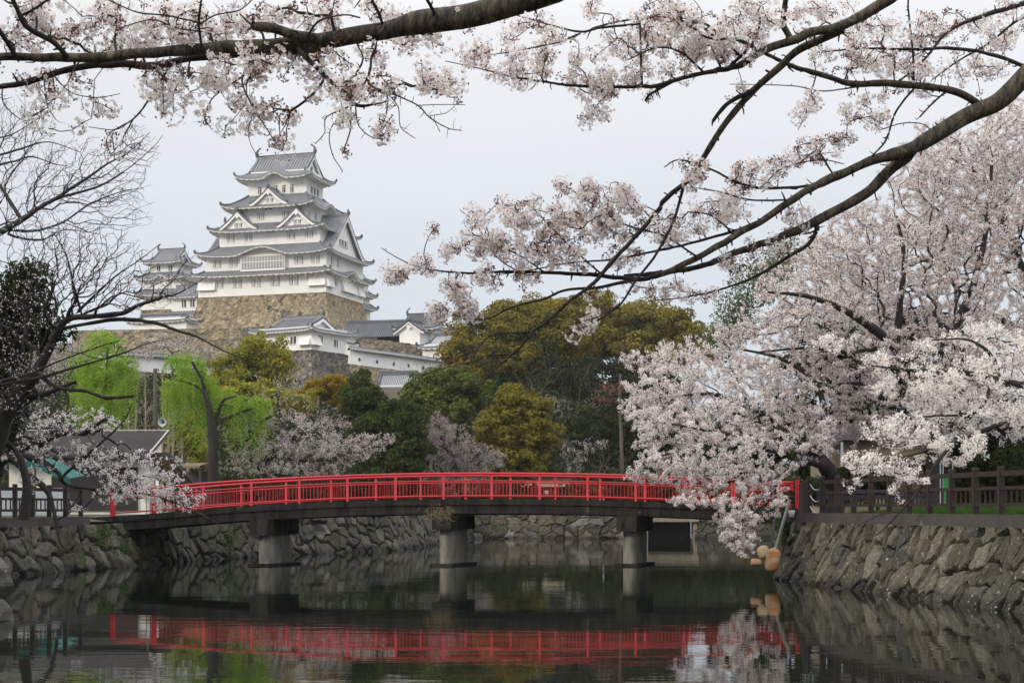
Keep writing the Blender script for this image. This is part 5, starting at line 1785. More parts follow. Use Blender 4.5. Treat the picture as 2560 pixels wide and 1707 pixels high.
TB = [tb([(2580, 175, 46), (2560, 195, 46), (2502, 245, 45), (2448, 276, 44), (2387, 310, 42), (2326, 344, 40), (2272, 376, 34), (2177, 402, 25), (2092, 440, 22), (2043, 463, 20), (1985, 497, 18), (1905, 551, 17), (1844, 586, 17), (1800, 612, 16), (1704, 664, 15), (1646, 687, 14), (1589, 698, 12), (1474, 686, 10), (1359, 682, 9), (1271, 679, 8), (1187, 683, 6), (1114, 679, 4.5), (1053, 672, 3.5), (965, 686, 2)], 13.2, 12.6),
      tb([(2272, 384, 32), (2234, 417, 30), (2177, 471, 27), (2119, 509, 25), (2043, 551, 23), (1985, 578, 21), (1928, 602, 19), (1874, 619, 17), (1832, 634, 16), (1756, 665, 14), (1660, 681, 12), (1560, 690, 9)], 13.2, 12.9),
      tb([(1595, 698, 9), (1497, 718, 8), (1413, 725, 7), (1359, 748, 6), (1283, 767, 5), (1225, 794, 4), (1168, 798, 3), (1122, 779, 2)], 12.8, 12.6),
      tb([(1920, 545, 9), (1844, 576, 8), (1800, 588, 7.5), (1704, 614, 7), (1627, 630, 6), (1531, 649, 5), (1436, 656, 4), (1321, 676, 3), (1240, 688, 2)], 13.0, 12.7),
      tb([(2043, 570, 13), (2024, 607, 11), (1966, 645, 9), (1909, 680, 8), (1851, 707, 6.5), (1775, 730, 5), (1698, 745, 3.5), (1620, 752, 2)], 13.1, 13.0),
      tb([(2455, 272, 20), (2448, 262, 20), (2387, 230, 19), (2291, 214, 18), (2196, 209, 17), (2119, 207, 15), (2043, 184, 13), (1978, 165, 11), (1909, 132, 8)], 13.2, 12.4),
      tb([(2570, 170, 10), (2483, 138, 9), (2387, 122, 8), (2272, 124, 7), (2157, 122, 5), (2040, 132, 3)], 13.3, 12.9),
      tb([(2600, -5, 13), (2560, 8, 13), (2464, 38, 12), (2387, 69, 10), (2353, 96, 8), (2310, 150, 6), (2240, 210, 4)], 13.4, 13.0), tb([(2600, 30, 8), (2540, 55, 7), (2470, 110, 6), (2400, 150, 5), (2330, 200, 4)], 13.5, 13.2),
      tb([(2285, 212, 6), (2282, 130, 5), (2272, 40, 4.5), (2270, -5, 4)], 13.1, 12.9), tb([(2290, 215, 6), (2240, 280, 6), (2215, 350, 5.5), (2180, 390, 4.5)], 13.1, 13.0),
      tb([(2370, 225, 6), (2330, 260, 5), (2300, 292, 4)], 13.2, 13.1), tb([(2335, 338, 4), (2310, 312, 3), (2260, 308, 3), (2200, 325, 2.6)], 13.1, 13.0),
      tb([(2170, 213, 4), (2060, 228, 3.4), (1980, 215, 2.8), (1825, 211, 2)], 13.0, 12.8), tb([(2040, 190, 4), (2025, 240, 3), (2012, 290, 2.6), (1995, 325, 2)], 12.9, 12.9),
      tb([(1740, 640, 5), (1660, 590, 4.5), (1560, 560, 4), (1480, 510, 3.5), (1420, 470, 3), (1390, 465, 2)], 12.8, 12.6), tb([(1500, 682, 5), (1440, 630, 4.4), (1380, 570, 3.8), (1330, 520, 3), (1290, 500, 2)], 12.7, 12.5),
      tb([(1360, 680, 4.4), (1300, 640, 3.8), (1220, 600, 3), (1180, 585, 2.4)], 12.7, 12.5), tb([(1080, 674, 3), (1060, 640, 2.6), (1070, 595, 2.4), (1090, 570, 2)], 12.6, 12.5), tb([(1055, 672, 3), (1000, 648, 2.6), (953, 620, 2)], 12.6, 12.5),
      tb([(1290, 676, 3.6), (1240, 640, 3), (1190, 560, 2.6), (1150, 525, 2)], 12.6, 12.5), tb([(1640, 560, 4), (1560, 470, 3.6), (1540, 455, 3)], 12.8, 12.6),
      tb([(2040, 463, 8), (1960, 470, 7), (1900, 470, 6.5), (1840, 455, 6), (1780, 425, 5), (1700, 400, 4), (1660, 418, 2.5)], 13.1, 12.8), tb([(1900, 470, 4), (1960, 420, 3.6), (2050, 400, 3), (2110, 410, 2.4)], 13, 13),
      tb([(1985, 500, 5), (1880, 500, 4.5), (1800, 480, 4), (1740, 470, 3)], 13, 12.8), tb([(1840, 590, 5), (1780, 540, 4.5), (1720, 530, 3.6)], 12.9, 12.8)]
LB = [(2080, 140, 90, 55, 26, 12.8), (2180, 150, 90, 55, 28, 12.9), (2280, 90, 110, 75, 28, 13.1), (2420, 80, 110, 75, 28, 13.3), (2520, 60, 50, 60, 10, 13.4), (2300, 190, 75, 35, 14, 13.1), (2450, 190, 70, 45, 14, 13.3), (2130, 50, 70, 45, 18, 12.9), (2030, 40, 50, 35, 12, 12.7),
      (2150, 265, 45, 35, 9, 13.0), (2240, 230, 45, 30, 7, 13.1), (2130, 310, 30, 30, 5, 13.0), (2190, 300, 25, 30, 5, 13.0), (2030, 375, 65, 35, 20, 13.1), (2105, 355, 35, 25, 7, 13.1), (2020, 240, 18, 22, 2, 12.9), (2005, 300, 20, 30, 3, 12.9), (2030, 265, 14, 10, 2, 12.9),
      (1900, 435, 75, 35, 26, 12.9), (1960, 400, 55, 25, 11, 13.0), (1850, 480, 60, 35, 12, 12.9), (1790, 530, 70, 45, 18, 12.9), (1720, 560, 55, 40, 12, 12.8),
      (1400, 472, 22, 14, 5, 12.5), (1480, 480, 45, 28, 13, 12.6), (1540, 500, 45, 35, 13, 12.7), (1300, 530, 55, 35, 15, 12.5), (1400, 560, 75, 45, 24, 12.6), (1480, 560, 65, 45, 22, 12.7), (1560, 560, 55, 45, 16, 12.7), (1640, 570, 55, 40, 13, 12.8), (1200, 600, 55, 35, 13, 12.5),
      (1280, 625, 65, 35, 18, 12.6), (1370, 630, 65, 38, 20, 12.6), (1130, 615, 35, 25, 7, 12.5), (1080, 575, 18, 14, 3, 12.5), (1060, 660, 35, 16, 7, 12.5), (985, 686, 32, 8, 6, 12.5), (1000, 672, 14, 10, 3, 12.5), (1120, 710, 25, 22, 5, 12.5), (1230, 690, 55, 22, 9, 12.6),
      (1310, 700, 45, 20, 7, 12.6), (1150, 740, 28, 25, 9, 12.5), (1170, 775, 25, 14, 7, 12.5), (1098, 778, 22, 16, 9, 12.5), (1500, 730, 35, 14, 3, 12.7), (1640, 722, 75, 22, 9, 12.9), (1740, 742, 55, 20, 8, 12.9), (1920, 620, 55, 35, 12, 13), (1990, 560, 45, 35, 9, 13.1),
      (1840, 655, 55, 25, 9, 13), (1560, 640, 60, 30, 10, 12.7), (1440, 650, 50, 25, 7, 12.6), (1190, 545, 30, 20, 5, 12.5), (1240, 505, 10, 8, 1, 12.5)]
LB = [(x, y, rx, ry, n * (1.45 if x < 1700 else 1.1), Y) for x, y, rx, ry, n, Y in LB]
near_cherry('cherry tree with a stout limb rising to the right edge, tips over the castle roofs', tB, TB, LB, 13, 0.52)


# ---------------------------------------------------------------- cherry trees in the middle distance
def mid_cherry(label, base, traces, lobes, seed, fl=0.034, per=11, spread=0.11, along=0.13, rtip=0.004, petal='petal_mid', budshare=0.25, step=0.35, bf=0.3, dens=1.0, group='cherry trees round the moat', trunk_r=0.16, maxcnt=9, sag=0.05, wob=0.12, name='cherry_tree', bark='bark', eyes=False):
    rg = np.random.default_rng(seed)
    base = np.asarray(base, float)
    trunk = smooth_path(np.array([[*base, trunk_r * 1.25], [*(base + [0.1, 0, 0.8]), trunk_r], [*(traces[0][0, :3] if traces else base + [0.2, 0, 1.8]), trunk_r * 0.8]]), 4)
    att = ell(rg, lobes)
    pos, par, fix, tips = grow(rg, [trunk] + traces, att, bf=bf, step=step, wob=wob, sag=sag)
    rad, cnt = radii(par, fix, rtip, 0.5, trunk_r)
    r = plant(name, label, 'cherry tree', base, group)
    mb = MB()
    limbs(mb, pos, par, rad, ((0.03, 3), (0.09, 6), (9, 9)), (0, 0, 0))
    mb.build('limbs', [M[bark]], r, off=base, smooth=True)
    e = np.where((par >= 0) & (cnt <= maxcnt) & np.isnan(fix))[0]
    le = np.linalg.norm(pos[e] - pos[par[e]], axis=1)
    k = rg.poisson(le / along * dens)
    ee = np.repeat(e, k)
    t = rg.random(len(ee))[:, None]
    c = pos[par[ee]] * (1 - t) + pos[ee] * t
    c = np.concatenate([c, pos[tips]])
    c = c + rg.normal(size=c.shape) * spread * 0.35
    kk = rg.poisson(per, len(c)) + 1
    cc = np.repeat(c, kk, 0)
    d = nrm(rg.normal(size=cc.shape))
    pt = cc + d * spread * (0.35 + 0.65 * rg.random((len(cc), 1)))
    nn = d + rg.normal(size=d.shape) * 0.6
    bud = rg.random(len(pt)) < budshare
    mb = MB()
    if eyes:
        flowers(mb, pt[~bud], nn[~bud], fl * 0.5 * (0.8 + 0.4 * rg.random((~bud).sum())), rg, 0, 0, False)
    else:
        quads(mb, pt[~bud], nn[~bud], fl * 0.5 * (0.7 + 0.5 * rg.random((~bud).sum())), fl * 0.5 * (0.8 + 0.5 * rg.random((~bud).sum())), rg, 0)
    quads(mb, pt[bud], nn[bud], fl * 0.26, fl * 0.42, rg, 1)
    o = mb.build('blossom', [M[petal], M['bud_mid']], r, off=base)
    o['kind'] = 'stuff'
    return r


def T(p, Y0, Y1=None, k=4):
    return trace(p, Y0, Y1 or Y0, k)


def gz(px, Y, z=2.05):
    return ((px - CX) / F * Y, Y, z)


# right bank: the tree whose sprays hang in front of the bridge
mid_cherry('cherry tree leaning over the bridge end with blossom sprays hanging to the water', gz(2085, 58.5), [
    T([(2080, 1190, 44), (2050, 1150, 38), (2005, 1110, 30), (1940, 1060, 22), (1860, 1010, 16), (1780, 985, 10), (1690, 990, 6)], 58, 53),
    T([(2060, 1160, 26), (2010, 1150, 20), (1960, 1185, 15), (1925, 1240, 11), (1885, 1310, 7), (1850, 1370, 4)], 57, 50), T([(2000, 1110, 20), (1900, 1120, 14), (1800, 1140, 10), (1700, 1130, 6), (1620, 1150, 3)], 56, 52), T([(1960, 1070, 14), (1880, 1090, 11), (1790, 1080, 8), (1680, 1060, 5)], 55, 50), T([(2040, 1140, 20), (2060, 1050, 17), (2040, 960, 13), (1960, 900, 9), (1840, 870, 5)], 57, 57), T([(1930, 1235, 6), (1860, 1270, 5), (1790, 1300, 3.4), (1700, 1345, 2)], 52, 50)],
    [(1760, 1040, 53, 150, 70, 2.5, 150), (1640, 970, 54, 95, 50, 2.0, 70), (1850, 960, 55, 140, 85, 2.5, 150), (1700, 1120, 52, 105, 65, 2.0, 110), (1800, 1210, 51, 100, 60, 1.6, 110), (1850, 1330, 50, 55, 65, 1.0, 90), (1910, 1130, 53, 110, 90, 2.0, 110), (1630, 1140, 51, 35, 18, 0.8, 16), (1610, 1040, 53, 50, 35, 1.2, 30),
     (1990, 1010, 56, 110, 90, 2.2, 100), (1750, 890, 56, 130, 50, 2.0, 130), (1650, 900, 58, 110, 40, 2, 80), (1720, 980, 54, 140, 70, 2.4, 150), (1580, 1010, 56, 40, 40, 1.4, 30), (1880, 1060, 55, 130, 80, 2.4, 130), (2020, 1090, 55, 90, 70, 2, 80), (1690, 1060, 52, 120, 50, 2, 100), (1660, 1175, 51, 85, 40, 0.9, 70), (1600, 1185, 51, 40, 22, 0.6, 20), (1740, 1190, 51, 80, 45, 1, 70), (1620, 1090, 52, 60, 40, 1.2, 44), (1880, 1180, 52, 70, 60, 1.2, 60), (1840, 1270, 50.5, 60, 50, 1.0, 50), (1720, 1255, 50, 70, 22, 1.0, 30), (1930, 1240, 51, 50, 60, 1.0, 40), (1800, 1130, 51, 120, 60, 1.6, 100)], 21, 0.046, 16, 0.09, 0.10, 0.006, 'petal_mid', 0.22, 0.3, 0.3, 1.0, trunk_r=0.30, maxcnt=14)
# the crowns filling the upper right
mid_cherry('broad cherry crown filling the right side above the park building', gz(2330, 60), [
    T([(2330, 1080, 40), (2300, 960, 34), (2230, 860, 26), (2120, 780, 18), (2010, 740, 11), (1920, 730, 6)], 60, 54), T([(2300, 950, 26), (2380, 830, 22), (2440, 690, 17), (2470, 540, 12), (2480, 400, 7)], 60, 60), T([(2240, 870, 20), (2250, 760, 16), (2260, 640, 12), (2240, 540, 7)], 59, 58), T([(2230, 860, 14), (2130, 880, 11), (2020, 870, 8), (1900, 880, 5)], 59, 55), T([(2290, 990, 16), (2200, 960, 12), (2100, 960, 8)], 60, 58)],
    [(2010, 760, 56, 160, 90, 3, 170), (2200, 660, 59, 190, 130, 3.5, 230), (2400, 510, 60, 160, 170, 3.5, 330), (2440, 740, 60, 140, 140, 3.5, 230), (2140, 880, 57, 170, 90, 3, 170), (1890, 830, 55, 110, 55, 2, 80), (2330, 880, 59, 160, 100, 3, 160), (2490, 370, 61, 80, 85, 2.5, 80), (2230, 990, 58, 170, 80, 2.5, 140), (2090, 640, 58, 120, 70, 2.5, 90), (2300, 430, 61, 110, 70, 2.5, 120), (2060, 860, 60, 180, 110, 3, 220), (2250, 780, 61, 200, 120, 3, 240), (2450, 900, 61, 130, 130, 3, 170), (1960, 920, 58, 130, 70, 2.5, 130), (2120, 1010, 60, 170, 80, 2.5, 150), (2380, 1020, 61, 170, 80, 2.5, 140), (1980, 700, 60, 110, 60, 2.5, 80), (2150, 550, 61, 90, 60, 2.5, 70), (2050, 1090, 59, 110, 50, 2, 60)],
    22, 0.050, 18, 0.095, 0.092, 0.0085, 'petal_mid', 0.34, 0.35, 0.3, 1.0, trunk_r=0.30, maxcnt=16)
mid_cherry('far right cherry crown seen between the limbs at the right edge', gz(2700, 72), [T([(2690, 1000, 34), (2640, 850, 30), (2560, 680, 22), (2480, 500, 14), (2400, 380, 8)], 72, 70), T([(2650, 880, 22), (2500, 800, 15), (2380, 760, 9)], 72, 68)],
           [(2480, 560, 71, 130, 130, 4, 420), (2540, 400, 71, 80, 120, 3.5, 300), (2400, 450, 71, 130, 120, 3.5, 360), (2280, 600, 71, 160, 110, 3.5, 360), (2150, 720, 71, 150, 100, 3.5, 260), (2060, 640, 71, 90, 60, 3, 110), (2330, 360, 72, 90, 50, 3, 110), (2520, 290, 72, 60, 50, 3, 90), (2380, 720, 69, 120, 110, 3.5, 120), (2520, 820, 70, 120, 140, 3.5, 140), (2400, 950, 69, 130, 90, 3, 100), (2600, 650, 72, 80, 150, 3, 70)], 23, 0.060, 18, 0.12, 0.11, 0.009, 'petal_mid', 0.32, 0.4, 0.3, 1.0, trunk_r=0.3, maxcnt=14)
mid_cherry('nearest cherry boughs with petals coloured sunlit white, drooping over the right fence', gz(2950, 32), [
    T([(2900, 1050, 40), (2760, 1000, 34), (2620, 980, 28), (2500, 950, 20), (2400, 930, 13), (2280, 925, 8), (2180, 915, 4)], 32, 29), T([(2620, 985, 18), (2520, 1050, 14), (2420, 1090, 11), (2340, 1120, 8), (2230, 1150, 5), (2110, 1180, 2.5)], 31, 28), T([(2500, 955, 13), (2480, 890, 10), (2420, 850, 7), (2330, 850, 4)], 30, 30),
    T([(2390, 1100, 8), (2345, 1150, 9), (2330, 1175, 8.5), (2292, 1232, 7.5), (2254, 1273, 6.5), (2209, 1322, 4), (2185, 1340, 2)], 28.5, 28), T([(2262, 1265, 4.5), (2180, 1235, 3.2), (2110, 1205, 2.2)], 28.2, 28.1), T([(2250, 1276, 4.5), (2190, 1290, 3.4), (2120, 1330, 2)], 28.2, 28.1), T([(2300, 1225, 3.5), (2330, 1255, 2.6), (2290, 1300, 2)], 28.2, 28.1), T([(2480, 960, 10), (2440, 1030, 8), (2330, 1040, 5), (2240, 1050, 3)], 30, 29)],
    [(2290, 955, 30, 120, 50, 1.2, 75), (2420, 1010, 30, 120, 90, 1.5, 110), (2490, 880, 31, 75, 70, 1.2, 70), (2200, 910, 29.5, 45, 28, 0.7, 22), (2250, 1080, 29, 105, 48, 1.0, 70), (2160, 1155, 28.5, 65, 28, 0.7, 38), (2370, 1120, 29, 120, 45, 1.0, 60), (2290, 1195, 28.3, 30, 28, 0.4, 14), (2230, 1170, 28.5, 60, 28, 0.6, 26), (2530, 1040, 30, 60, 80, 1.2, 45), (2240, 1230, 28.2, 18, 14, 0.2, 4), (2350, 1000, 30, 90, 60, 1.2, 50), (2440, 830, 31, 60, 40, 1, 22), (2130, 1215, 28.2, 30, 12, 0.3, 5), (2560, 950, 31, 70, 90, 1.2, 60), (2080, 860, 31, 60, 25, 0.8, 16), (2420, 930, 30, 110, 50, 1.2, 40), (2310, 880, 31, 60, 30, 1, 18)],
    24, 0.038, 17, 0.08, 0.115, 0.0045, 'petal_lit', 0.16, 0.2, 0.22, 1.0, 'cherry trees round the moat', 0.2, 5, eyes=True)

# left bank
mid_cherry('dark limbed cherry tree leaning over the left bank wall by the bridge end', gz(-40, 52), [
    T([(-30, 1190, 90), (0, 1140, 52), (60, 1112, 34), (100, 1104, 26), (130, 1087, 22), (168, 1078, 18), (207, 1083, 15), (230, 1068, 12), (272, 1043, 8)], 52, 50), T([(-10, 1150, 34), (31, 1147, 24), (66, 1182, 19), (86, 1200, 17), (107, 1214, 15), (125, 1240, 13), (135, 1280, 11), (148, 1345, 8), (158, 1365, 6), (190, 1395, 2.5)], 51, 49),
    T([(0, 1136, 30), (46, 1137, 20), (107, 1156, 15), (144, 1179, 12), (153, 1199, 10.5), (176, 1214, 9), (230, 1222, 8), (300, 1228, 7), (370, 1236, 6), (440, 1258, 5), (500, 1284, 3.5), (560, 1318, 1.6)], 51, 49), T([(153, 1195, 8), (200, 1150, 7), (260, 1100, 5.5), (310, 1050, 4), (330, 1010, 2)], 50, 49),
    T([(-10, 1110, 16), (69, 1093, 10), (140, 1130, 7), (200, 1180, 5)], 51, 50), T([(300, 1228, 5), (350, 1190, 4), (400, 1200, 3), (430, 1190, 2)], 49.5, 49)],
    [(190, 1050, 50, 110, 40, 1.2, 80), (110, 1095, 50, 90, 45, 1.2, 60), (290, 1160, 49, 120, 55, 1.2, 120), (360, 1215, 49, 120, 42, 1.0, 170), (200, 1140, 50, 120, 45, 1.2, 56), (80, 1030, 51, 70, 40, 1.2, 30), (430, 1245, 49, 85, 34, 0.6, 70), (250, 1060, 50, 70, 25, 0.8, 30), (190, 1270, 49, 30, 14, 0.3, 8), (410, 1170, 49, 60, 30, 0.6, 22), (280, 1240, 49, 60, 25, 0.6, 26), (60, 1130, 50.5, 70, 50, 1.0, 40), (90, 1200, 50, 50, 40, 0.8, 20)],
    31, 0.042, 9, 0.085, 0.22, 0.0065, 'petal', 0.12, 0.3, 0.3, 0.9, trunk_r=0.45, maxcnt=4)

# big sparse cherry and bare tree on the left
mid_cherry('nearly leafless cherry with long dark boughs spreading from the left edge', gz(-60, 42, 2.05), [
    T([(-60, 1180, 80), (-20, 1090, 66), (5, 1032, 52), (57, 974, 38), (107, 902, 25), (130, 852, 20), (161, 806, 16), (191, 793, 14), (237, 791, 13), (306, 783, 12), (344, 764, 9), (402, 745, 7), (452, 730, 4), (520, 690, 2)], 42, 40), T([(150, 826, 10), (161, 821, 9), (237, 806, 9.5), (306, 798, 10), (383, 806, 9.5), (440, 825, 8), (497, 844, 6), (555, 875, 4), (610, 896, 2)], 41, 40),
    T([(90, 925, 14), (142, 967, 10), (214, 978, 9.5), (268, 994, 9), (333, 990, 7)], 41, 40), T([(-20, 966, 10), (96, 944, 8), (191, 917, 6), (306, 883, 4.5), (364, 860, 3), (430, 845, 1.6)], 41, 40), T([(-20, 955, 9), (57, 940, 7), (153, 900, 5), (249, 866, 3.4), (300, 850, 2)], 41, 40),
    T([(205, 788, 7), (184, 714, 6), (168, 645, 4.5), (140, 590, 3)], 41, 40.5), T([(191, 783, 8), (230, 745, 6.5), (287, 691, 5), (344, 653, 3.5), (400, 610, 2)], 41, 40.5), T([(110, 900, 12), (60, 850, 9), (20, 820, 7), (-30, 800, 6)], 42, 42), T([(160, 972, 7), (172, 1000, 5), (165, 1030, 3.4)], 41, 41), T([(0, 1030, 26), (60, 1000, 18), (110, 985, 14), (190, 955, 8)], 42, 41)],
    [(240, 650, 40.5, 150, 90, 2, 330), (120, 640, 41, 130, 110, 2.5, 420), (330, 730, 40.5, 110, 55, 1.5, 190), (420, 700, 40, 70, 50, 1, 60), (90, 760, 41, 100, 60, 2, 220), (260, 760, 40.5, 90, 30, 1.2, 40), (250, 880, 40.5, 130, 35, 1.2, 40), (50, 900, 41, 70, 80, 1.5, 110), (470, 650, 40, 40, 25, 0.6, 8), (50, 1000, 41, 80, 55, 1.2, 90), (30, 860, 42, 60, 90, 1.5, 120), (40, 1000, 43, 70, 90, 1.5, 150), (100, 950, 42, 60, 60, 1.2, 60)],
    32, 0.034, 2, 0.05, 0.5, 0.0058, 'petal_mid', 0.35, 0.3, 0.40, 0.28, 'cherry trees round the moat', 0.4, 3, wob=0.045)


def bare_tree(label, base, traces, lobes, seed, rtip=0.006, step=0.5, bf=0.3, trunk_r=0.2, bark='bark_bare', name='bare_tree', group=None, ex=0.42, wob=0.1):
    rg = np.random.default_rng(seed)
    base = np.asarray(base, float)
    first = traces[0][0, :3] if traces else base + [0.1, 0, 2.0]
    trunk = smooth_path(np.array([[*base, trunk_r * 1.3], [*(base * 0.5 + first * 0.5), trunk_r], [*first, trunk_r * 0.8]]), 4)
    pos, par, fix, tips = grow(rg, [trunk] + traces, ell(rg, lobes), bf=bf, step=step, wob=wob)
    rad, cnt = radii(par, fix, rtip, ex, trunk_r)
    r = plant(name, label, 'tree', base, group)
    e = rad < 0.02
    mb = MB()
    limbs(mb, pos, par, rad, ((0.03, 3), (9, 7)), (0, 0))
    mb.build('limbs', [M[bark]], r, off=base, smooth=True)
    return r


bare_tree('leafless tree with fine upswept twigs against the sky at the left edge', gz(-120, 62), [
    T([(-90, 640, 30), (0, 582, 17), (54, 550, 14), (107, 515, 11), (147, 491, 9), (214, 448, 7), (268, 410, 5), (308, 389, 3.6), (345, 360, 2.6), (375, 330, 1.8)], 62, 61), T([(107, 515, 8), (147, 495, 7.5), (214, 477, 6), (268, 456, 5), (335, 410, 3), (388, 362, 2), (407, 338, 1.4)], 62, 61.5), T([(27, 575, 7), (90, 577, 6), (158, 555, 5), (225, 510, 4), (300, 480, 3), (360, 470, 1.6)], 62, 61),
    T([(-40, 400, 9), (0, 388, 6), (54, 372, 5), (120, 355, 3.5), (200, 380, 2)], 62, 62), T([(-40, 420, 7), (30, 405, 5), (80, 392, 4), (135, 410, 3), (170, 415, 2)], 62, 62), T([(20, 585, 7), (60, 597, 6), (110, 598, 5), (160, 575, 3), (250, 585, 1.6)], 62, 62), T([(-40, 345, 6), (20, 340, 4), (90, 300, 2.6), (140, 270, 1.6)], 62, 62)],
    [(230, 430, 61.5, 150, 85, 3, 560), (70, 440, 62, 90, 130, 3, 420), (290, 520, 61.5, 100, 60, 2, 200), (340, 360, 61, 60, 50, 2, 150), (60, 300, 62, 70, 70, 2, 190), (30, 540, 62, 60, 40, 2, 40), (200, 560, 62, 90, 35, 2, 50)], 33, 0.0068, 0.5, 0.45, 0.25, wob=0.035)


# ---------------------------------------------------------------- leafy trees
LEAF = {}


def leafmat(k, c1, c2, sc=0.5, tr_=0.25):
    LEAF[k] = petal_mat("leaves_" + k, c1, c2, sc, tr_)
    LEAF[k + '_new'] = petal_mat("young_leaves_" + k, tuple(min(1, q * 1.55) for q in c1), tuple(q * 1.6 for q in c2), sc * 1.7, tr_ + 0.1)


leafmat('camphor', (0.20, 0.155, 0.030), (0.10, 0.096, 0.024), 0.22)
leafmat('olive', (0.155, 0.125, 0.020), (0.092, 0.084, 0.016), 0.5)
leafmat('green', (0.098, 0.112, 0.024), (0.052, 0.068, 0.016), 0.4)
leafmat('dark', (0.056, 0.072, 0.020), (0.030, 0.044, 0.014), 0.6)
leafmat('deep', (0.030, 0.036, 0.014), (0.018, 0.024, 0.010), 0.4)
leafmat('lime', (0.25, 0.24, 0.036), (0.16, 0.16, 0.026), 0.5, 0.35)
leafmat('amber', (0.25, 0.175, 0.022), (0.17, 0.125, 0.02), 0.9, 0.35)
leafmat('willow', (0.25, 0.36, 0.05), (0.16, 0.26, 0.035), 0.35, 0.4)
leafmat('pine', (0.030, 0.055, 0.028), (0.020, 0.035, 0.018), 0.8)
leafmat('haze_green', (0.11, 0.13, 0.05), (0.075, 0.09, 0.035), 0.6, 0.35)
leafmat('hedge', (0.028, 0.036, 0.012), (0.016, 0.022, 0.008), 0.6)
leafmat('ivy', (0.05, 0.10, 0.02), (0.03, 0.06, 0.015), 3.0)
leafmat('straw', (0.30, 0.24, 0.14), (0.2, 0.16, 0.09), 3.0)


def leafy(name, label, cat, base, lobes, leaf, seed, size=0.16, per=70, puff=0.75, trunk_r=0.25, bark='bark', bf=0.35, shell=0.35, group='trees between the moat and the castle', step=0.8, rtip=0.02, up=0.35, traces=None, flat=0.75):
    rg = np.random.default_rng(seed)
    base = np.asarray(base, float)
    lobes = [(x, y, Y, rx, ry, rd, n * 1.9) for x, y, Y, rx, ry, rd, n in lobes]
    puff, per = puff * 0.74, per * 0.58
    att = ell(rg, lobes, shell)
    mean = att.mean(0)
    att = mean + (att - mean) * (1 + 0.10 * rg.normal(size=(len(att), 1)))
    t0 = traces or []
    trunk = smooth_path(np.array([[*base, trunk_r * 1.3], [*(base + [0.1, 0, 1.0]), trunk_r], [*(base * 0.55 + mean * [0.45, 0.45, 0.35] + [0, 0, base[2] * 0.10]), trunk_r * 0.7]]), 4) if not t0 else t0[0]
    pos, par, fix, tips = grow(rg, [trunk] + t0[1:], att, bf=bf, step=step, wob=0.1)
    rad, cnt = radii(par, fix, rtip, 0.5, trunk_r)
    r = plant(name, label, cat, base, group)
    mb = MB()
    limbs(mb, pos, par, rad, ((0.06, 4), (9, 7)), (0, 0))
    mb.build('trunk', [M[bark]], r, off=base, smooth=True)
    k = rg.poisson(per, len(att))
    c = np.repeat(att, k, 0)
    ps = puff * (0.6 + 0.7 * rg.random(len(att)))
    ps = np.repeat(ps, k)[:, None]
    d = nrm(rg.normal(size=c.shape) + [0, 0, 0.25])
    p = c + d * ps * (0.45 + 0.55 * rg.random((len(c), 1)) ** 0.5) * np.array([1, 1, flat])
    n = d + [0, 0, up] + rg.normal(size=d.shape) * 0.55
    mb = MB()
    sc_ = size * (0.7 + 0.6 * rg.random(len(p)))
    shade = np.repeat(rg.random(len(att)), k)
    quads(mb, p, n, sc_ * 0.42, sc_ * 0.8, rg, (rg.random(len(p)) < 0.15 + 0.55 * shade ** 1.5).astype(int))
    o = mb.build('crown', [LEAF[leaf], LEAF[leaf + '_new']], r, off=base)
    return r


def TG(px, Y):
    X = (px - CX) / F * Y
    return (X, Y, float(terrain(X, Y)) - 0.1 if Y > 126 else 2.05)


# camphor grove behind the bridge
leafy('camphor_tree', 'large olive domed camphor tree right of the castle terrace', 'tree', TG(1330, 205), [(1260, 830, 205, 130, 45, 5, 46), (1190, 890, 203, 90, 45, 4, 30), (1340, 795, 206, 90, 35, 4, 30), (1400, 850, 205, 75, 50, 4, 26), (1290, 900, 203, 90, 40, 4, 22), (1160, 950, 202, 55, 35, 3, 14), (1390, 790, 207, 60, 30, 4, 18), (1300, 780, 207, 60, 22, 4, 14)], 'camphor', 41, 0.25, 420, 1.75, 0.5, step=1.2, rtip=0.04, shell=0.6, bark='bark_grey')
leafy('camphor_tree', 'tall dark camphor tree with bare lower limbs in the middle of the grove', 'tree', TG(1540, 212), [(1520, 800, 212, 110, 40, 5, 36), (1620, 810, 213, 100, 45, 5, 34), (1480, 760, 214, 70, 20, 4, 12), (1700, 850, 212, 70, 50, 4, 24), (1560, 870, 209, 120, 45, 4, 30), (1660, 900, 209, 90, 40, 4, 18), (1480, 860, 208, 70, 40, 4, 18)], 'camphor', 42, 0.25, 400, 1.75, 0.5, step=1.2, rtip=0.04, shell=0.6, bark='bark_grey')
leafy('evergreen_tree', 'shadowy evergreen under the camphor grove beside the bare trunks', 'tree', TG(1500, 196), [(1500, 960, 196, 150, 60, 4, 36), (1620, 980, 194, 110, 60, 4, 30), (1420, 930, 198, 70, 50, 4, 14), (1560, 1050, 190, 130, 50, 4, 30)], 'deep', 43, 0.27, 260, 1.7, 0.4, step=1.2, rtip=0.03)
leafy('evergreen_tree', 'dark evergreen filling the gap left of the hanging cherry sprays', 'tree', TG(1620, 165), [(1640, 1080, 165, 90, 70, 3, 34), (1540, 1110, 163, 90, 60, 3, 30), (1460, 1080, 166, 60, 50, 3, 16)], 'hedge', 44, 0.28, 190, 1.35, 0.3, step=1.0)
leafy('round_tree', 'round mid green tree above the pink cherry, in front of the camphor grove', 'tree', TG(1120, 175), [(1110, 960, 175, 85, 35, 3.5, 34), (1170, 985, 174, 65, 40, 3, 26), (1060, 1000, 174, 55, 40, 3, 22), (1130, 1030, 172, 80, 35, 3, 24)], 'green', 45, 0.27, 200, 1.25, 0.3, step=1.0)
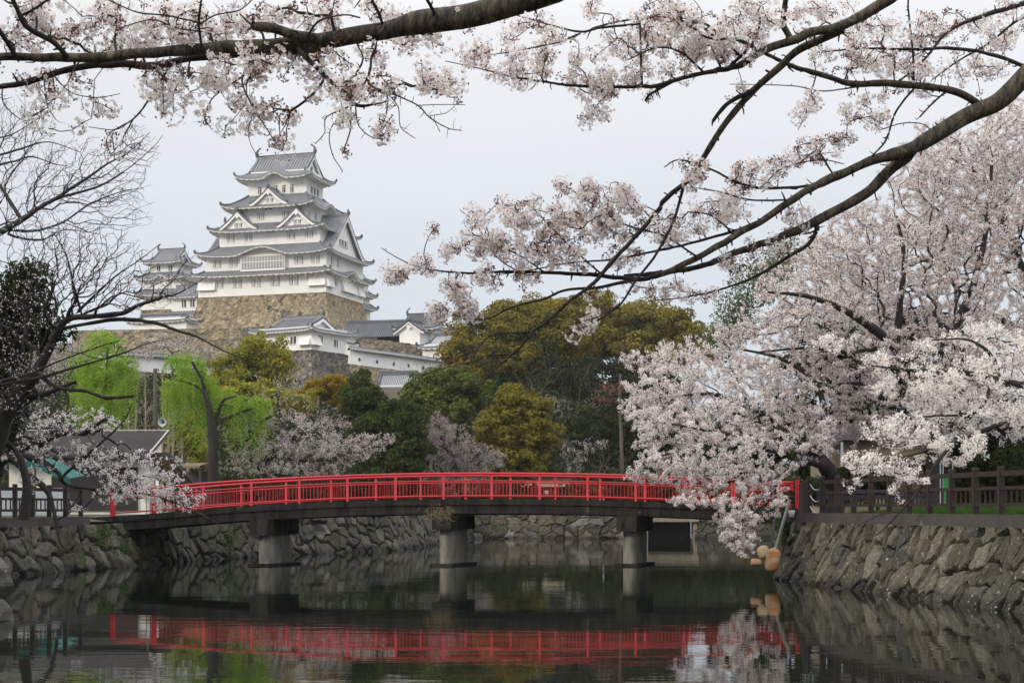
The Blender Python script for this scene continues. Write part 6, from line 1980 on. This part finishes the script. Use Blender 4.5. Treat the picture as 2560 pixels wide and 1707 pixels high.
leafy('oak_tree', 'golden olive rounded tree directly behind the bridge railing', 'tree', TG(1290, 145), [(1300, 1030, 145, 75, 50, 3, 40), (1250, 1080, 144, 55, 60, 2.5, 34), (1340, 1090, 144, 50, 65, 2.5, 34), (1290, 1150, 143, 75, 40, 2.5, 34), (1290, 995, 146, 40, 22, 2, 14)], 'olive', 46, 0.22, 200, 1.0, 0.3, step=0.8)
leafy('cedar_tree', 'dense dark green evergreen bush beside the pink cherry on its left', 'tree', TG(980, 128), [(915, 1000, 128, 48, 42, 2.5, 30), (1000, 1050, 127, 58, 55, 2.5, 42), (930, 1080, 127, 55, 60, 2.5, 36), (1020, 1110, 126.5, 50, 60, 2, 36), (890, 1010, 128, 30, 35, 2, 14), (905, 955, 129, 20, 20, 1.5, 8), (970, 1150, 126.5, 80, 30, 2, 24)], 'dark', 47, 0.18, 210, 0.85, 0.25, step=0.8)
leafy('amber_tree', 'bright amber leaved tree below the grey stone base of the turret', 'tree', TG(840, 160), [(830, 970, 160, 55, 25, 2.5, 30), (780, 985, 160, 40, 22, 2, 16), (860, 1000, 159, 35, 20, 2, 14)], 'amber', 48, 0.2, 190, 0.95, 0.2, step=0.8)
leafy('lime_tree', 'yellow green spring tree in front of the white turret', 'tree', TG(640, 168), [(650, 885, 168, 85, 38, 3, 54), (570, 925, 168, 55, 38, 2.5, 34), (700, 915, 167, 40, 32, 2.5, 24), (630, 955, 166, 110, 30, 2.5, 42)], 'lime', 49, 0.2, 100, 0.85, 0.22, step=0.8)
leafy('lime_tree', 'lower yellow green bush between willow and pink cherry', 'tree', TG(640, 135), [(600, 985, 135, 60, 28, 2, 24), (680, 1000, 135, 50, 30, 2, 20), (740, 1010, 134, 40, 25, 2, 12)], 'lime', 50, 0.18, 120, 0.9, 0.18, step=0.7)
leafy('lime_tree', 'small yellow green tree left of the thick willow trunk', 'tree', TG(480, 112), [(480, 1080, 112, 30, 60, 1.5, 26), (500, 1140, 111, 28, 35, 1.4, 14)], 'lime', 51, 0.14, 110, 0.6, 0.12, step=0.6)
leafy('bamboo_tree', 'tall feathery pale green tree behind the right cherry crowns', 'tree', TG(1880, 140), [(1900, 700, 140, 80, 70, 3, 40), (1840, 790, 139, 60, 70, 2.5, 34), (1960, 660, 141, 60, 55, 2.5, 24), (1810, 860, 138, 50, 50, 2, 20)], 'haze_green', 52, 0.16, 60, 1.2, 0.2, step=0.8, rtip=0.014, shell=0.1, flat=1.2)
leafy('holly_tree', 'dark leathery evergreen behind the bare boughs at the left edge', 'tree', gz(60, 47), [(50, 760, 47, 70, 60, 1.5, 50), (110, 830, 46.5, 45, 50, 1.2, 30), (20, 850, 47, 50, 70, 1.4, 44), (70, 690, 47, 40, 40, 1.0, 18), (20, 960, 47, 60, 80, 1.4, 40), (0, 1050, 47, 60, 70, 1.4, 30)], 'deep', 53, 0.10, 46, 0.46, 0.14, step=0.4, rtip=0.008, shell=0.1)
# the dark greenery behind the right bank that the blossoms stand out from
for i, (px, Y, lob) in enumerate([(2150, 88, [(2150, 1080, 88, 110, 100, 2, 60), (2050, 1130, 87, 60, 60, 2, 24)]), (2420, 80, [(2420, 1070, 80, 150, 130, 2.5, 80), (2520, 1180, 78, 80, 60, 2, 26)]), (2000, 98, [(1960, 1090, 98, 120, 90, 2, 50), (1850, 1120, 100, 80, 70, 2, 30)]), (2300, 92, [(2280, 900, 92, 170, 120, 3, 80), (2080, 900, 94, 110, 90, 3, 44)])]):
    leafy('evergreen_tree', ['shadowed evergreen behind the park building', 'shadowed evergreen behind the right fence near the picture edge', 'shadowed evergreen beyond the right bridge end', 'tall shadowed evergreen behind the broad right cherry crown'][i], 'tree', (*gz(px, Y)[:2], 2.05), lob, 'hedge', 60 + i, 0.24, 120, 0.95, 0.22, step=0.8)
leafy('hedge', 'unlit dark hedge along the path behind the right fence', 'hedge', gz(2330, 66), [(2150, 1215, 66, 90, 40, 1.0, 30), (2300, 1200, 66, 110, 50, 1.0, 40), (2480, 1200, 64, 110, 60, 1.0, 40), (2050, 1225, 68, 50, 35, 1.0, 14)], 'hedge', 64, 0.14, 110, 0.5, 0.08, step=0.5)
leafy('shrub', 'clipped dark hedge bush standing behind the bridge railing on the left', 'shrub', TG(905, 130), [(860, 1225, 130, 70, 22, 1.2, 24), (940, 1225, 130, 60, 22, 1.2, 20)], 'hedge', 65, 0.16, 120, 0.6, 0.08, step=0.5)
leafy('shrub', 'dark shrub row under the trees right of the pavilion', 'shrub', TG(1560, 135), [(1510, 1215, 135, 60, 30, 1.5, 26), (1620, 1215, 134, 70, 35, 1.5, 30), (1720, 1225, 132, 60, 30, 1.5, 22)], 'deep', 66, 0.18, 120, 0.7, 0.08, step=0.5)
leafy('shrub', 'dark shrubs behind the railing under the pink cherry', 'shrub', TG(700, 112), [(640, 1230, 112, 60, 20, 1.2, 22), (740, 1228, 112, 60, 20, 1.2, 22), (560, 1235, 110, 40, 18, 1.2, 14)], 'hedge', 67, 0.14, 120, 0.5, 0.08, step=0.5)


def pine(label, px, Y, top, bot, w, seed):
    rg = np.random.default_rng(seed)
    base = np.array(TG(px, Y))
    zt, zb = P(px, top, Y)[2], P(px, bot, Y)[2]
    r = plant('pine_tree', label, 'tree', base, 'trees between the moat and the castle')
    mb = MB()
    tube(mb, [(0, 0, 0), (0, 0, (zt - base[2]) * 0.5), (0, 0, zt - base[2])], [0.2, 0.12, 0.03], 7)
    mb.build('trunk', M['bark_grey'], r)
    t = rg.random(2600) ** 0.8
    z = zt - (zt - zb) * t
    tier = 0.6 + 0.4 * np.abs(np.sin(t * 22))
    rr = w / F * Y * (0.08 + 0.92 * t) * tier * rg.random(2600) ** 0.4
    a = rg.random(2600) * 2 * math.pi
    p = np.stack([base[0] + rr * np.cos(a), base[1] + rr * np.sin(a), z - 0.15 * rr], 1)
    mb = MB()
    quads(mb, p, rg.normal(size=p.shape) + [0, 0, 0.7], 0.09, 0.26, rg)
    mb.build('crown', LEAF['pine'], r, off=base)


pine('small blue green conifer peeping over the golden olive tree', 1255, 168, 930, 1010, 40, 71)
# dead-topped pine trunk
rg_ = np.random.default_rng(72)
b_ = np.array(TG(1553, 152))
r = plant('dead_pine', 'thin bare pine trunk with a broken top and one reddish tuft', 'tree', b_)
mb = MB()
q = np.array([P(1556, 1240, 152), P(1553, 1090, 152), P(1549, 1000, 152), P(1551, 934, 152)]) - b_
tube(mb, q, [0.2, 0.17, 0.14, 0.11], 8)
for a, b in (((1551, 985), (1505, 990)), ((1549, 955), (1528, 970)), ((1552, 1060), (1580, 1050))):
    tube(mb, [P(*a, 152) - b_, P(*b, 152) - b_], [0.07, 0.03], 5)
mb.build('trunk', mat("dead_trunk", (0.12, 0.09, 0.07), 0.9, (0.08, 0.06, 0.05), 1.5), r)
mb = MB()
for (px, py), m_ in (((1510, 985), 0), ((1525, 975), 1), ((1583, 1045), 0), ((1508, 1000), 1)):
    c = P(px, py, 152) - b_
    p = c + rg_.normal(size=(120, 3)) * [0.55, 0.55, 0.3]
    quads(mb, p, rg_.normal(size=p.shape), 0.06, 0.22, rg_, m_)
mb.build('crown', [LEAF['pine'], M['bud_mid']], r)

# bare grey trees in the grove, and bare shrubs on the castle slope
for i, (px, Y, lob, bk) in enumerate([(1370, 185, [(1370, 950, 185, 70, 80, 3, 150), (1330, 1000, 184, 50, 50, 3, 60)], 'bark_grey'), (1450, 178, [(1450, 1000, 178, 60, 80, 3, 140), (1480, 930, 180, 40, 60, 2, 60)], 'bark_grey'), (1350, 160, [(1400, 1060, 160, 40, 70, 2, 90)], 'bark_grey'), (1050, 270, [(1040, 905, 270, 70, 40, 3, 130)], 'bark_grey'), (1500, 140, [(1490, 1150, 140, 40, 60, 2, 90), (1560, 1160, 140, 40, 50, 2, 60)], 'bark_grey'), (1640, 208, [(1660, 840, 208, 60, 60, 3, 70)], 'bark_grey')]):
    bare_tree(['grey leafless tree under the left camphor dome', 'grey leafless tree beside the shadowy evergreen', 'thin grey leafless tree right of the golden olive tree', 'leafless shrub in front of the loopholed parapet', 'leafless shrub behind the bridge railing near the dead pine', 'pale leafless tree inside the right camphor crown'][i], TG(px, Y), [], lob, 80 + i, 0.012, 0.8, 0.35, 0.16, bk, 'bare_tree', 'leafless trees of the park')

# the dry upright poplar stems behind the speaker pole
rg_ = np.random.default_rng(90)
for i, px in enumerate((338, 362, 405, 432, 455, 470, 320, 420)):
    Y = 118 + 3 * (i % 3)
    top = (960, 905, 880, 930, 990, 1040, 1000, 985)[i]
    bare_tree('bare upright poplar stems behind the speaker pole', TG(px, Y), [T([(px, 1150, 5), (px + 2, 1050, 4), (px + 1, top + 40, 2)], Y)], [(px + 3, (top + 1130) / 2, Y, 14, (1130 - top) / 2, 0.8, 46)], 91 + i, 0.008, 0.7, 0.9, 0.12, 'reed', 'poplar_tree', 'bare poplars behind the speaker pole', 0.35, 0.04)
bare_tree('tan tangle of dry brush at the foot of the poplars', TG(400, 108), [], [(400, 1120, 108, 75, 60, 2, 330), (450, 1060, 110, 40, 60, 2, 120)], 99, 0.010, 0.6, 0.5, 0.1, 'reed', 'dry_brush', None, 0.35)


def willow(label, px, Y, traces, tops, seed, strands=420, lenm=(2.0, 5.0)):
    """tops: lobes where the strands start"""
    rg = np.random.default_rng(seed)
    base = np.array(gz(px, Y))
    att = ell(rg, tops)
    pos, par, fix, tips = grow(rg, traces, att, bf=0.3, step=0.5, wob=0.1)
    rad, cnt = radii(par, fix, 0.012, 0.45, 0.3)
    r = plant('willow_tree', label, 'willow', base, 'willows behind the left bank')
    mb = MB()
    limbs(mb, pos, par, rad, ((0.05, 4), (9, 9)), (0, 0))
    mb.build('trunk', [M['bark']], r, off=base, smooth=True)
    # strands arch outwards, then hang
    free = np.where(np.isnan(fix))[0]
    st = pos[rg.choice(free, strands)]
    a = rg.random(strands) * 2 * math.pi
    out = 0.2 + 0.9 * rg.random(strands) ** 1.6
    Ls = lenm[0] + (lenm[1] - lenm[0]) * rg.random(strands) ** 1.7
    mbl, mbs = MB(), MB()
    nl = 60
    t = (np.arange(nl) + 0.5) / nl
    arch = np.minimum(t * 2.2, 1) ** 0.6
    x = st[:, None, 0] + (np.cos(a) * out)[:, None] * arch[None]
    y = st[:, None, 1] + (np.sin(a) * out)[:, None] * arch[None]
    z = st[:, None, 2] + 0.5 * np.sin(np.minimum(t * 3.2, math.pi))[None] * out[:, None] - Ls[:, None] * np.maximum(t - 0.12, 0)[None] ** 1.25
    z = np.maximum(z, base[2] + 0.5)
    p = np.stack([x, y, z], -1)
    keep = rg.random((strands, nl)) < 0.9
    pp = p[keep] + rg.normal(size=(keep.sum(), 3)) * 0.075
    nrmv = rg.normal(size=pp.shape) * [1, 1, 0.25]
    up = np.cross(nrm(nrmv), np.array([0, 0, 1.0]) + rg.normal(size=pp.shape) * 0.35)
    quads(mbl, pp, nrmv, 0.020, 0.085, rg, (rg.random(len(pp)) < 0.4).astype(int), up=up)
    o = mbl.build('crown', [LEAF['willow'], LEAF['willow_new']], r, off=base)
    return r


willow('thick trunked willow with fresh green strands near the bridge', 530, 100, [
    T([(528, 1270, 54), (531, 1180, 36), (532, 1120, 26), (530, 1080, 23), (524, 1030, 17), (512, 985, 10), (480, 960, 6), (440, 950, 4)], 100, 99), T([(533, 1085, 16), (538, 1050, 13), (545, 1030, 11), (560, 1000, 7), (590, 990, 4)], 100, 100), T([(515, 1000, 10), (505, 950, 8), (480, 905, 6)], 99.5, 99), T([(532, 1060, 12), (600, 1030, 6), (640, 1020, 4)], 100, 101)],
    [(470, 915, 100, 45, 28, 1.8, 40), (440, 975, 100.5, 38, 25, 1.6, 30), (505, 975, 101, 40, 30, 1.6, 34), (590, 1010, 101.5, 50, 30, 1.6, 34), (635, 1020, 102, 30, 26, 1.4, 24)], 101, 480, (0.5, 5.0))
willow('broad willow curtain behind the left cherry, over the house roof', 262, 108, [
    T([(262, 1260, 34), (260, 1150, 24), (262, 1050, 20), (266, 980, 16), (270, 930, 11), (268, 880, 6)], 108, 108), T([(264, 1000, 11), (230, 950, 8), (205, 920, 5)], 108, 107), T([(266, 980, 11), (300, 930, 8), (325, 905, 5)], 108, 109)],
    [(265, 850, 108, 50, 25, 2, 34), (222, 910, 107.5, 40, 35, 2, 40), (305, 910, 108.5, 38, 35, 2, 40), (262, 960, 107, 65, 40, 2.2, 50), (290, 1000, 107, 45, 30, 2, 24), (220, 990, 107, 40, 30, 2, 20)], 102, 540, (0.7, 6.0))

# cherries behind the bridge
mid_cherry('wide pink cherry tree behind the left half of the bridge', gz(650, 104), [
    T([(655, 1240, 26), (650, 1190, 22), (680, 1130, 17), (740, 1090, 13), (800, 1065, 9), (880, 1040, 5)], 104, 103), T([(650, 1190, 16), (620, 1120, 12), (625, 1070, 9), (620, 1030, 6), (600, 990, 3)], 104, 103), T([(680, 1140, 10), (760, 1150, 8), (850, 1140, 6), (960, 1110, 3)], 103, 102), T([(625, 1090, 7), (660, 1050, 6), (700, 1030, 4)], 103, 102), T([(660, 1180, 12), (740, 1190, 9), (830, 1185, 6)], 103, 102)],
    [(680, 1130, 103, 85, 45, 2.5, 150), (780, 1110, 103, 100, 45, 2.5, 170), (880, 1120, 102, 85, 45, 2.2, 130), (740, 1175, 102, 130, 22, 2.2, 120), (640, 1060, 103, 45, 45, 2, 60), (720, 1050, 103, 70, 30, 2, 60), (600, 1160, 103, 40, 35, 2, 40), (950, 1100, 102, 40, 22, 1.4, 30), (830, 1060, 103, 60, 22, 2, 36)],
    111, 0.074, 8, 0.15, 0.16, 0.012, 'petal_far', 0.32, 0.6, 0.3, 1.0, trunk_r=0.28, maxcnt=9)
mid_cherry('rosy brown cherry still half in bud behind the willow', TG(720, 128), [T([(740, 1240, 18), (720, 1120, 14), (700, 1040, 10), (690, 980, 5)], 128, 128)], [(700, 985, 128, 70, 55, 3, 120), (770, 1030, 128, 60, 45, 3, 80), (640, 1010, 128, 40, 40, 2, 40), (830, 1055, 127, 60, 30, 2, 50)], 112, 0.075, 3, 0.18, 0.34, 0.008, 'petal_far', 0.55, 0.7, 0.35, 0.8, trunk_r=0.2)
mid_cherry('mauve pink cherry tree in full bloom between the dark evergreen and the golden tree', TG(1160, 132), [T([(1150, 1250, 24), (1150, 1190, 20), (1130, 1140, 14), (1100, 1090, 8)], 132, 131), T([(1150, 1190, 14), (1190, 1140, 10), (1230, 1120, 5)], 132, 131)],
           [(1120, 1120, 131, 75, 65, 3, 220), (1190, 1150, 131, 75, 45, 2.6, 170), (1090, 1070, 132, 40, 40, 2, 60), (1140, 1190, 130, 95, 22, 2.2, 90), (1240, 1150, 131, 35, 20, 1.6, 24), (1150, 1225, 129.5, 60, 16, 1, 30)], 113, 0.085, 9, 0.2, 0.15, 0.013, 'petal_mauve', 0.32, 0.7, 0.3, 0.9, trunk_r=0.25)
mid_cherry('small pink cherry standing above the pavilion roof', TG(1450, 150), [T([(1452, 1240, 9), (1450, 1190, 7), (1440, 1150, 4)], 150, 150)], [(1440, 1130, 150, 45, 28, 2, 70), (1490, 1110, 150, 35, 20, 1.6, 24), (1430, 1170, 149, 30, 14, 1.4, 20)], 114, 0.085, 5, 0.2, 0.3, 0.008, 'petal_far', 0.2, 0.7, 0.3, 0.8, trunk_r=0.12)
mid_cherry('pale cherry half hidden behind the left willow curtain', TG(170, 120), [T([(170, 1200, 16), (175, 1000, 12), (180, 900, 7)], 120, 120)], [(190, 880, 120, 60, 40, 2.5, 110), (140, 920, 120, 50, 50, 2.5, 80), (90, 960, 119, 60, 40, 2, 60)], 115, 0.08, 5, 0.2, 0.24, 0.008, 'petal_far', 0.25, 0.7, 0.35, 0.8, trunk_r=0.2)
mid_cherry('mauve cherry below the tawny terrace wall', TG(430, 190), [T([(430, 1100, 10), (432, 960, 8), (430, 900, 5)], 190, 190)], [(420, 858, 190, 70, 28, 3, 130), (360, 880, 190, 40, 25, 2.5, 50), (490, 870, 190, 40, 22, 2.5, 40)], 116, 0.12, 5, 0.28, 0.34, 0.01, 'petal_far', 0.3, 1.0, 0.35, 0.8, trunk_r=0.2)


# ---------------------------------------------------------------- small growth on the walls and grass behind the fence
def tuft(name, label, cat, c, sd, n, leaf, w, h, seed, group=None):
    rg = np.random.default_rng(seed)
    p = rg.normal(size=(n, 3)) * np.array(sd)
    mb = MB()
    nv = rg.normal(size=(n, 3)) + [-0.3, -0.8, 0.3]
    quads(mb, p, nv, w, h * (0.6 + 0.8 * rg.random(n)), rg)
    o = mb.build(name, LEAF[leaf])
    o.location = c
    return tag(o, label, cat, group)


tuft('ivy', 'green ivy patch high on the left wall beside the bridge end', 'ivy', P(265, 1330, 62.0), (0.22, 0.22, 0.16), 240, 'ivy', 0.03, 0.045, 1, 'ivy patches on the bank walls')
tuft('ivy', 'smaller green ivy patch lower on the left wall', 'ivy', P(250, 1350, 61.2), (0.16, 0.18, 0.22), 160, 'ivy', 0.03, 0.045, 2, 'ivy patches on the bank walls')
tuft('ivy', 'ivy patch low on the left wall just before the bridge abutment', 'ivy', P(310, 1372, 63.0), (0.16, 0.18, 0.12), 130, 'ivy', 0.03, 0.045, 3, 'ivy patches on the bank walls')
tuft('ivy', 'trailing green growth on the wall seen under the bridge left of the first pier', 'ivy', P(568, 1345, 75.5), (0.3, 0.3, 0.45), 330, 'ivy', 0.03, 0.06, 4, 'ivy patches on the bank walls')
tuft('fern', 'light green ferns beside the ladder on the right wall corner', 'fern', P(1948, 1325, 55.5), (0.13, 0.3, 0.4), 300, 'ivy', 0.02, 0.07, 5)
tuft('dry_tuft', 'straw coloured dry tuft growing on the middle pier cap', 'grass tuft', P(1098, 1284, 64.6), (0.34, 0.1, 0.16), 260, 'straw', 0.006, 0.15, 6)
rg_ = np.random.default_rng(7)
n = 9000
t = rg_.random(n)
off = 0.5 + 3.2 * rg_.random(n)
p = np.stack([10.4 + (14.0 - 10.4) * t + off, 53.0 + (29 - 53.0) * t, 2.14 + 0.07 * off + 0.06 * rg_.random(n)], 1)
mb = MB()
quads(mb, p, rg_.normal(size=(n, 3)) * [1, 1, 0.2], 0.012, 0.10 + 0.07 * rg_.random(n), rg_, 0, up=np.cross(nrm(rg_.normal(size=(n, 3)) * [1, 1, 0.1]), [[0, 0, 1.0]]))
tag(mb.build('grass', LEAF['ivy']), kind='stuff')

# undergrowth covering the wooded slope
rg_ = np.random.default_rng(17)
n = 90000
x = -95 + 190 * rg_.random(n)
y = 127 + 190 * rg_.random(n) ** 1.25
ok_ = ~((y > 232) & (x > -40) & (x < -6))        # open slope in front of the low gate roof and the turret's stone base
x, y = x[ok_], y[ok_]
n = len(x)
cl = 0.5 + 0.5 * np.sin(x * 0.55 + 2 * np.sin(y * 0.21)) * np.sin(y * 0.4 + 1.3 * np.sin(x * 0.3))
z = terrain(x, y) + (0.3 + 3.2 * cl) * rg_.random(n) ** 0.7
mb = MB()
p = np.stack([x, y, z], 1)
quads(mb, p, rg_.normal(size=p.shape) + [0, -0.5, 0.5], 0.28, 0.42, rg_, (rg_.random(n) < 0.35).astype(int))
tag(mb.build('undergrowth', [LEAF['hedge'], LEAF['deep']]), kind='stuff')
# tall trees along the left bank beside and behind the photographer: out of the picture, they shade the moat
for i, (X, Y, h_) in enumerate([(-25, 40, 15), (-24, 27, 17), (-22, 13, 18), (-20, 0, 17), (-15, -12, 18), (-34, 52, 15), (-5, -16, 16)]):
    f_ = F / Y if Y > 0 else 0
    rg2 = np.random.default_rng(300 + i)
    base = np.array([X, Y, 2.05 if Y > 15 else 0.85])
    r = plant('evergreen_tree', 'tall evergreen on the left bank outside the picture', 'tree', base, 'tall evergreens shading the moat from outside the picture')
    att = base + np.array([0, 0, h_ * 0.62]) + nrm(rg2.normal(size=(90, 3))) * (rg2.random((90, 1)) ** 0.4) * [5.2, 5.2, h_ * 0.36]
    trunk = smooth_path(np.array([[*base, 0.4], [*(base + [0.2, 0, 2.0]), 0.33], [*(base + [0.3, 0.2, h_ * 0.4]), 0.22]]), 4)
    pos, par, fix, tips = grow(rg2, [trunk], att, 0.35, 1.0)
    rad, cnt = radii(par, fix, 0.02, 0.5, 0.3)
    mb = MB()
    limbs(mb, pos, par, rad, ((0.06, 4), (9, 7)), (0, 0))
    mb.build('trunk', [M['bark']], r, off=base)
    cc = np.repeat(att, 70, 0)
    dd = nrm(rg2.normal(size=cc.shape))
    mb = MB()
    quads(mb, cc + dd * 1.3 * rg2.random((len(cc), 1)) ** 0.5, dd + rg2.normal(size=dd.shape) * 0.6, 0.2, 0.32, rg2)
    mb.build('crown', [LEAF['hedge']], r, off=base)

# thin spring haze: one closed box of air round everything below the sky
mb = MB()
box(mb, (0, 170, 50), (1200, 900, 110))
hz = mb.build('haze', [])
hm = bpy.data.materials.new("haze_air")
hm.use_nodes = True
ht = hm.node_tree
ht.nodes.clear()
ho = ht.nodes.new("ShaderNodeOutputMaterial")
hv = ht.nodes.new("ShaderNodeVolumePrincipled")
hv.inputs["Color"].default_value = (0.93, 0.95, 0.98, 1)
hv.inputs["Density"].default_value = 0.0001
ht.links.new(hv.outputs[0], ho.inputs["Volume"])
hz.data.materials.append(hm)
tag(hz, kind='stuff')
